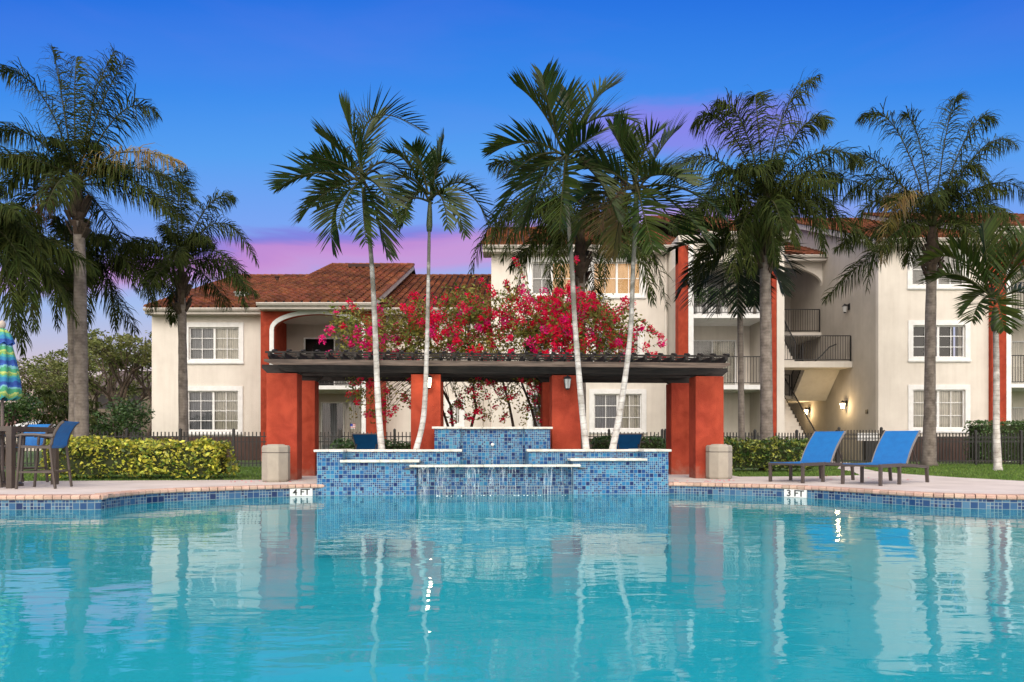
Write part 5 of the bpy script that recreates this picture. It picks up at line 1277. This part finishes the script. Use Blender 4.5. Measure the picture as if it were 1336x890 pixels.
lk(nt, ramp(nt, f, [(0, (.015, .06, .28)), (.16, (.02, .18, .36)), (.30, (.05, .30, .28)), (.44, (.20, .36, .10)), (.54, (.42, .48, .14)), (.62, (.06, .30, .15)), (.80, (.16, .40, .44)), (.9, (.025, .09, .36))], 'CONSTANT'), pb.inputs['Base Color'])
b = MB(); N = 40; prof_ = [(1.48, .235), (1.52, .27), (1.7, .262), (1.95, .235), (2.2, .19), (2.42, .14), (2.58, .10), (2.66, .045)]
vs = []
for i, (z, r_) in enumerate(prof_):
    for k in range(N):
        a = 2*math.pi*k/N; rr = .86*r_*(1+.22*math.cos(8*a+.5*math.sin(z*2))+.05*math.cos(16*a+z)); vs.append((tx+rr*math.cos(a), ty+rr*math.sin(a), z+(.03*math.cos(8*a) if i < 2 else 0)))
b.add(vs, [(i*N+k, i*N+(k+1) % N, (i+1)*N+(k+1) % N, (i+1)*N+k) for i in range(len(prof_)-1) for k in range(N)]); b.build('canopy', um, U, smooth=True)
b = MB(); prof_ = [(2.42, .185), (2.5, .165), (2.62, .11), (2.68, .05)]; vs = []
for i, (z, r_) in enumerate(prof_):
    for k in range(N):
        a = 2*math.pi*k/N; rr = .86*r_*(1+.15*math.cos(8*a)); vs.append((tx+rr*math.cos(a), ty+rr*math.sin(a), z+(.02*math.cos(8*a) if i == 0 else 0)))
b.add(vs, [(i*N+k, i*N+(k+1) % N, (i+1)*N+(k+1) % N, (i+1)*N+k) for i in range(len(prof_)-1) for k in range(N)]); b.build('top_flap', um, U, smooth=True)

# ------------------------------------------------------------------ shrubs, trees, far houses
def round_shrub(c, r_, label, seed, mat='shrubleaf', n_=3000, s=.11):
    rg = random.Random(seed); e = empty('round_shrub', (c[0], c[1], zg), label, 'shrub')
    b = MB(); 
    for i in range(6): b.tube([(c[0], c[1], zg), (c[0]+rg.uniform(-.4, .4)*r_, c[1]+rg.uniform(-.4, .4)*r_, c[2])], [.04, .02], 6)
    b.build('stems', M['bark'], e); b = MB()
    cl = [Vector((rg.uniform(-.75, .75)*r_, rg.uniform(-.5, .5)*r_, rg.uniform(-.55, .5)*r_)) for _ in range(16)]
    for q in cl: leafball(b, Vector(c)+q, r_*rg.uniform(.33, .5), n_//16, s, rg)
    b.build('foliage', M[mat], e)
round_shrub((X_(155, 24), 24, Z_(552, 24)+.0), 1.0, 'round dark green shrub behind the fence beside the cream wing', 51)
round_shrub((X_(8, 22), 22, Z_(535, 22)), .85, 'dark leafy shrub behind the umbrella pole', 52, n_=2600)
def tree(x, y, h_, spread, label, seed, nl=5200, mat='treeleaf', s=.22, group='trees beyond the fence', clear=.42):
    rg = random.Random(seed); e = empty('broad_tree', (x, y, zg), label, 'tree', group); w_ = MB(); lfb = MB()
    def grow(p, d, l, r_, lv):
        q = p+d*l; mid = p.lerp(q, .5)+Vector((rg.uniform(-.08, .08)*l, rg.uniform(-.08, .08)*l, 0)); w_.tube([p, mid, q], [r_, r_*.85, r_*.7], 7 if lv < 2 else 5)
        if lv >= 4:
            if q.z > h_*.55: ends.append(q)
            return
        if lv == 3 and q.z > h_*.5: ends.append(q)
        for k in range(3 if lv < 2 else 2):
            a = rg.uniform(0, 6.28); nd_ = (d+Vector((math.cos(a), math.sin(a), rg.uniform(-.15, .25)))*rg.uniform(.5, .85)).normalized(); grow(q, nd_, l*rg.uniform(.62, .82), r_*.62, lv+1)
    ends = []
    for k in range(3):
        a = k*2.1+rg.random(); grow(Vector((x+.2*math.cos(a), y+.2*math.sin(a), zg-.02)), Vector((math.cos(a)*.35*spread, math.sin(a)*.3, 1)).normalized(), h_*.34, h_*.022, 0)
    w_.build('trunk', M['bark'], e)
    for q in ends: leafball(lfb, q+Vector((rg.uniform(-.3, .3), rg.uniform(-.3, .3), rg.uniform(-.1, .3))), rg.uniform(.5, .95)*h_*.085, nl//len(ends), s, rg, flat=.65)
    lfb.build('crown', M[mat], e)
tree(X_(172, 33), 33, 6.2, 1.3, 'spreading oak with forked trunk beside the cream wing', 61, nl=7500, s=.17)
tree(X_(128, 37), 37, 6.0, 1.2, 'broad tree behind the thickest palm trunk', 62, nl=4600, s=.18)
tree(X_(72, 40), 40, 5.8, 1.2, 'loose olive green tree over the far low roof', 63, nl=2600, s=.2)
tree(X_(10, 38), 38, 5.2, 1.2, 'low tree behind the striped umbrella', 64, nl=2000, s=.2)
def far_palm(px, D, z, label, seed):
    c = W(px, z, D)
    palm('small_palm', [(c.x, c.y, zg), (c.x, c.y, c.z*.5), tuple(c)], [.12, .1, .09], c, fan(c, 12, 1.7, 65, -30, seed), 'q', label, 'palm', 'small palms beyond the fence', 'qleaf', seed, .5, 26, .05)
far_palm(78, 26, 530, 'small dark palm beyond the fence near the far low roof', 71); far_palm(60, 33, 522, 'small pale palm above the far low roof', 72); far_palm(93, 24, 548, 'small palm against the thick palm trunk', 73)
H1 = empty('far_house', (X_(30, 60), 60, 0), 'far low house with brown tiled roof beyond the trees', 'house', 'far houses')
b = MB(); hx = X_(30, 60); b.box(hx-5, hx+3.6, 58, 68, 0, 1.6); b.build('wall', M['greyst'], H1)
b = MB(); b.prism([(57.5, 1.55), (63, 3.7), (68.5, 1.55)], 'x', hx-5.4, hx+4.0); fixn(b.build('roof', pmat('brown_tile_roof', (.20, .10, .075), (.13, .07, .055), scale=1, rough=.9, stretch=(6, 1, 1), bump=.5), H1))
H2 = empty('far_house', (X_(160, 48), 48, 0), 'far dim two storey house behind the spreading oak', 'house', 'far houses')
b = MB(); x0, x1 = X_(108, 48), X_(212, 48)
hs = [(x0+1+2.1*k, x0+2+2.1*k, z, z+1.1) for k in range(3) for z in (.9, 3.1)]
wall_front('wall', x0, x1, 0, 4.6, 48, .3, hs, pmat('dim_tan_wall', (.16, .13, .10), rough=.9), H2)
for h_ in hs:
    b = MB(); b.box(h_[0], h_[1], 48.1, 48.15, h_[2], h_[3]); w_ = b.build('window', M['dark'], H2)
b = MB(); b.prism([(47.4, 4.55), (52, 6.2), (57, 4.55)], 'x', x0-.5, x1+.5); fixn(b.build('roof', pmat('dim_brown_roof', (.10, .07, .06), rough=.9), H2))
# white canopy far behind the chair
G = empty('white_canopy', (X_(48, 34), 34, 0), 'small white pitched canopy beyond the hedge near the bar chairs', 'canopy')
b = MB(); gx = X_(48, 34); z0_, z1_ = Z_(560, 34), Z_(547, 34); b.add([(gx-1.2,33,z0_),(gx+1.2,33,z0_),(gx+1.2,35,z0_),(gx-1.2,35,z0_),(gx,34,z1_)], [(0,1,4),(1,2,4),(2,3,4),(3,0,4),(0,3,2,1)]); b.build('cloth', M['white'], G)
for sx in (-1.1, 1.1):
    for sy in (33.1, 34.9): b = MB(); b.tube([(gx+sx, sy, zg), (gx+sx, sy, z0_)], .03, 6); b.build('leg', M['white'], G)
# line of distant trees closing the horizon
b = MB(); rg = random.Random(77)
for i in range(150):
    a = rg.uniform(-85, 85); x = a; y = rg.uniform(72, 95); 
    leafball(b, (x, y, rg.uniform(-.4, 1.1)), rg.uniform(1.3, 2.0), 130, .7, rg, flat=.7)
tag(b.build('distant_tree_line', M['treeleaf']), 'distant mass of trees beyond the far houses', 'trees', kind='stuff')

# petals blown onto the deck
b = MB(); rg = random.Random(9)
for _ in range(90):
    px_, D_ = rg.choice([(rg.uniform(1060, 1190), rg.uniform(13.5, 16)), (rg.uniform(880, 960), rg.uniform(12.9, 13.6)), (rg.uniform(300, 420), rg.uniform(12.6, 13.3))]); c = Vector((X_(px_, D_), D_, .004))
    a = rg.uniform(0, 6.28); s_ = rg.uniform(.012, .028); b.add([c+Vector((s_*math.cos(a+q), s_*math.sin(a+q), .004*(q > 3))) for q in (0, 1.6, 3.1, 4.7)], [(0,1,2,3)])
tag(b.build('fallen_petals', M['bract']), 'red flower petals scattered on the pool deck', 'petals', kind='stuff')
r = empty('utility_cabinet', (X_(1133, 27.3), 27.2, 0), 'dark cabinet with white panel standing behind the fence gate', 'cabinet')
cx_ = X_(1133, 27.3); b = MB(); b.box(cx_-.25, cx_+.25, 27.0, 27.3, -.03, .8); b.build('cabinet_body', M['black'], r, bevel=.01)
b = MB(); b.box(cx_-.42, cx_+.42, 27.31, 27.36, .82, 1.12); b.build('panel', M['white'], r)
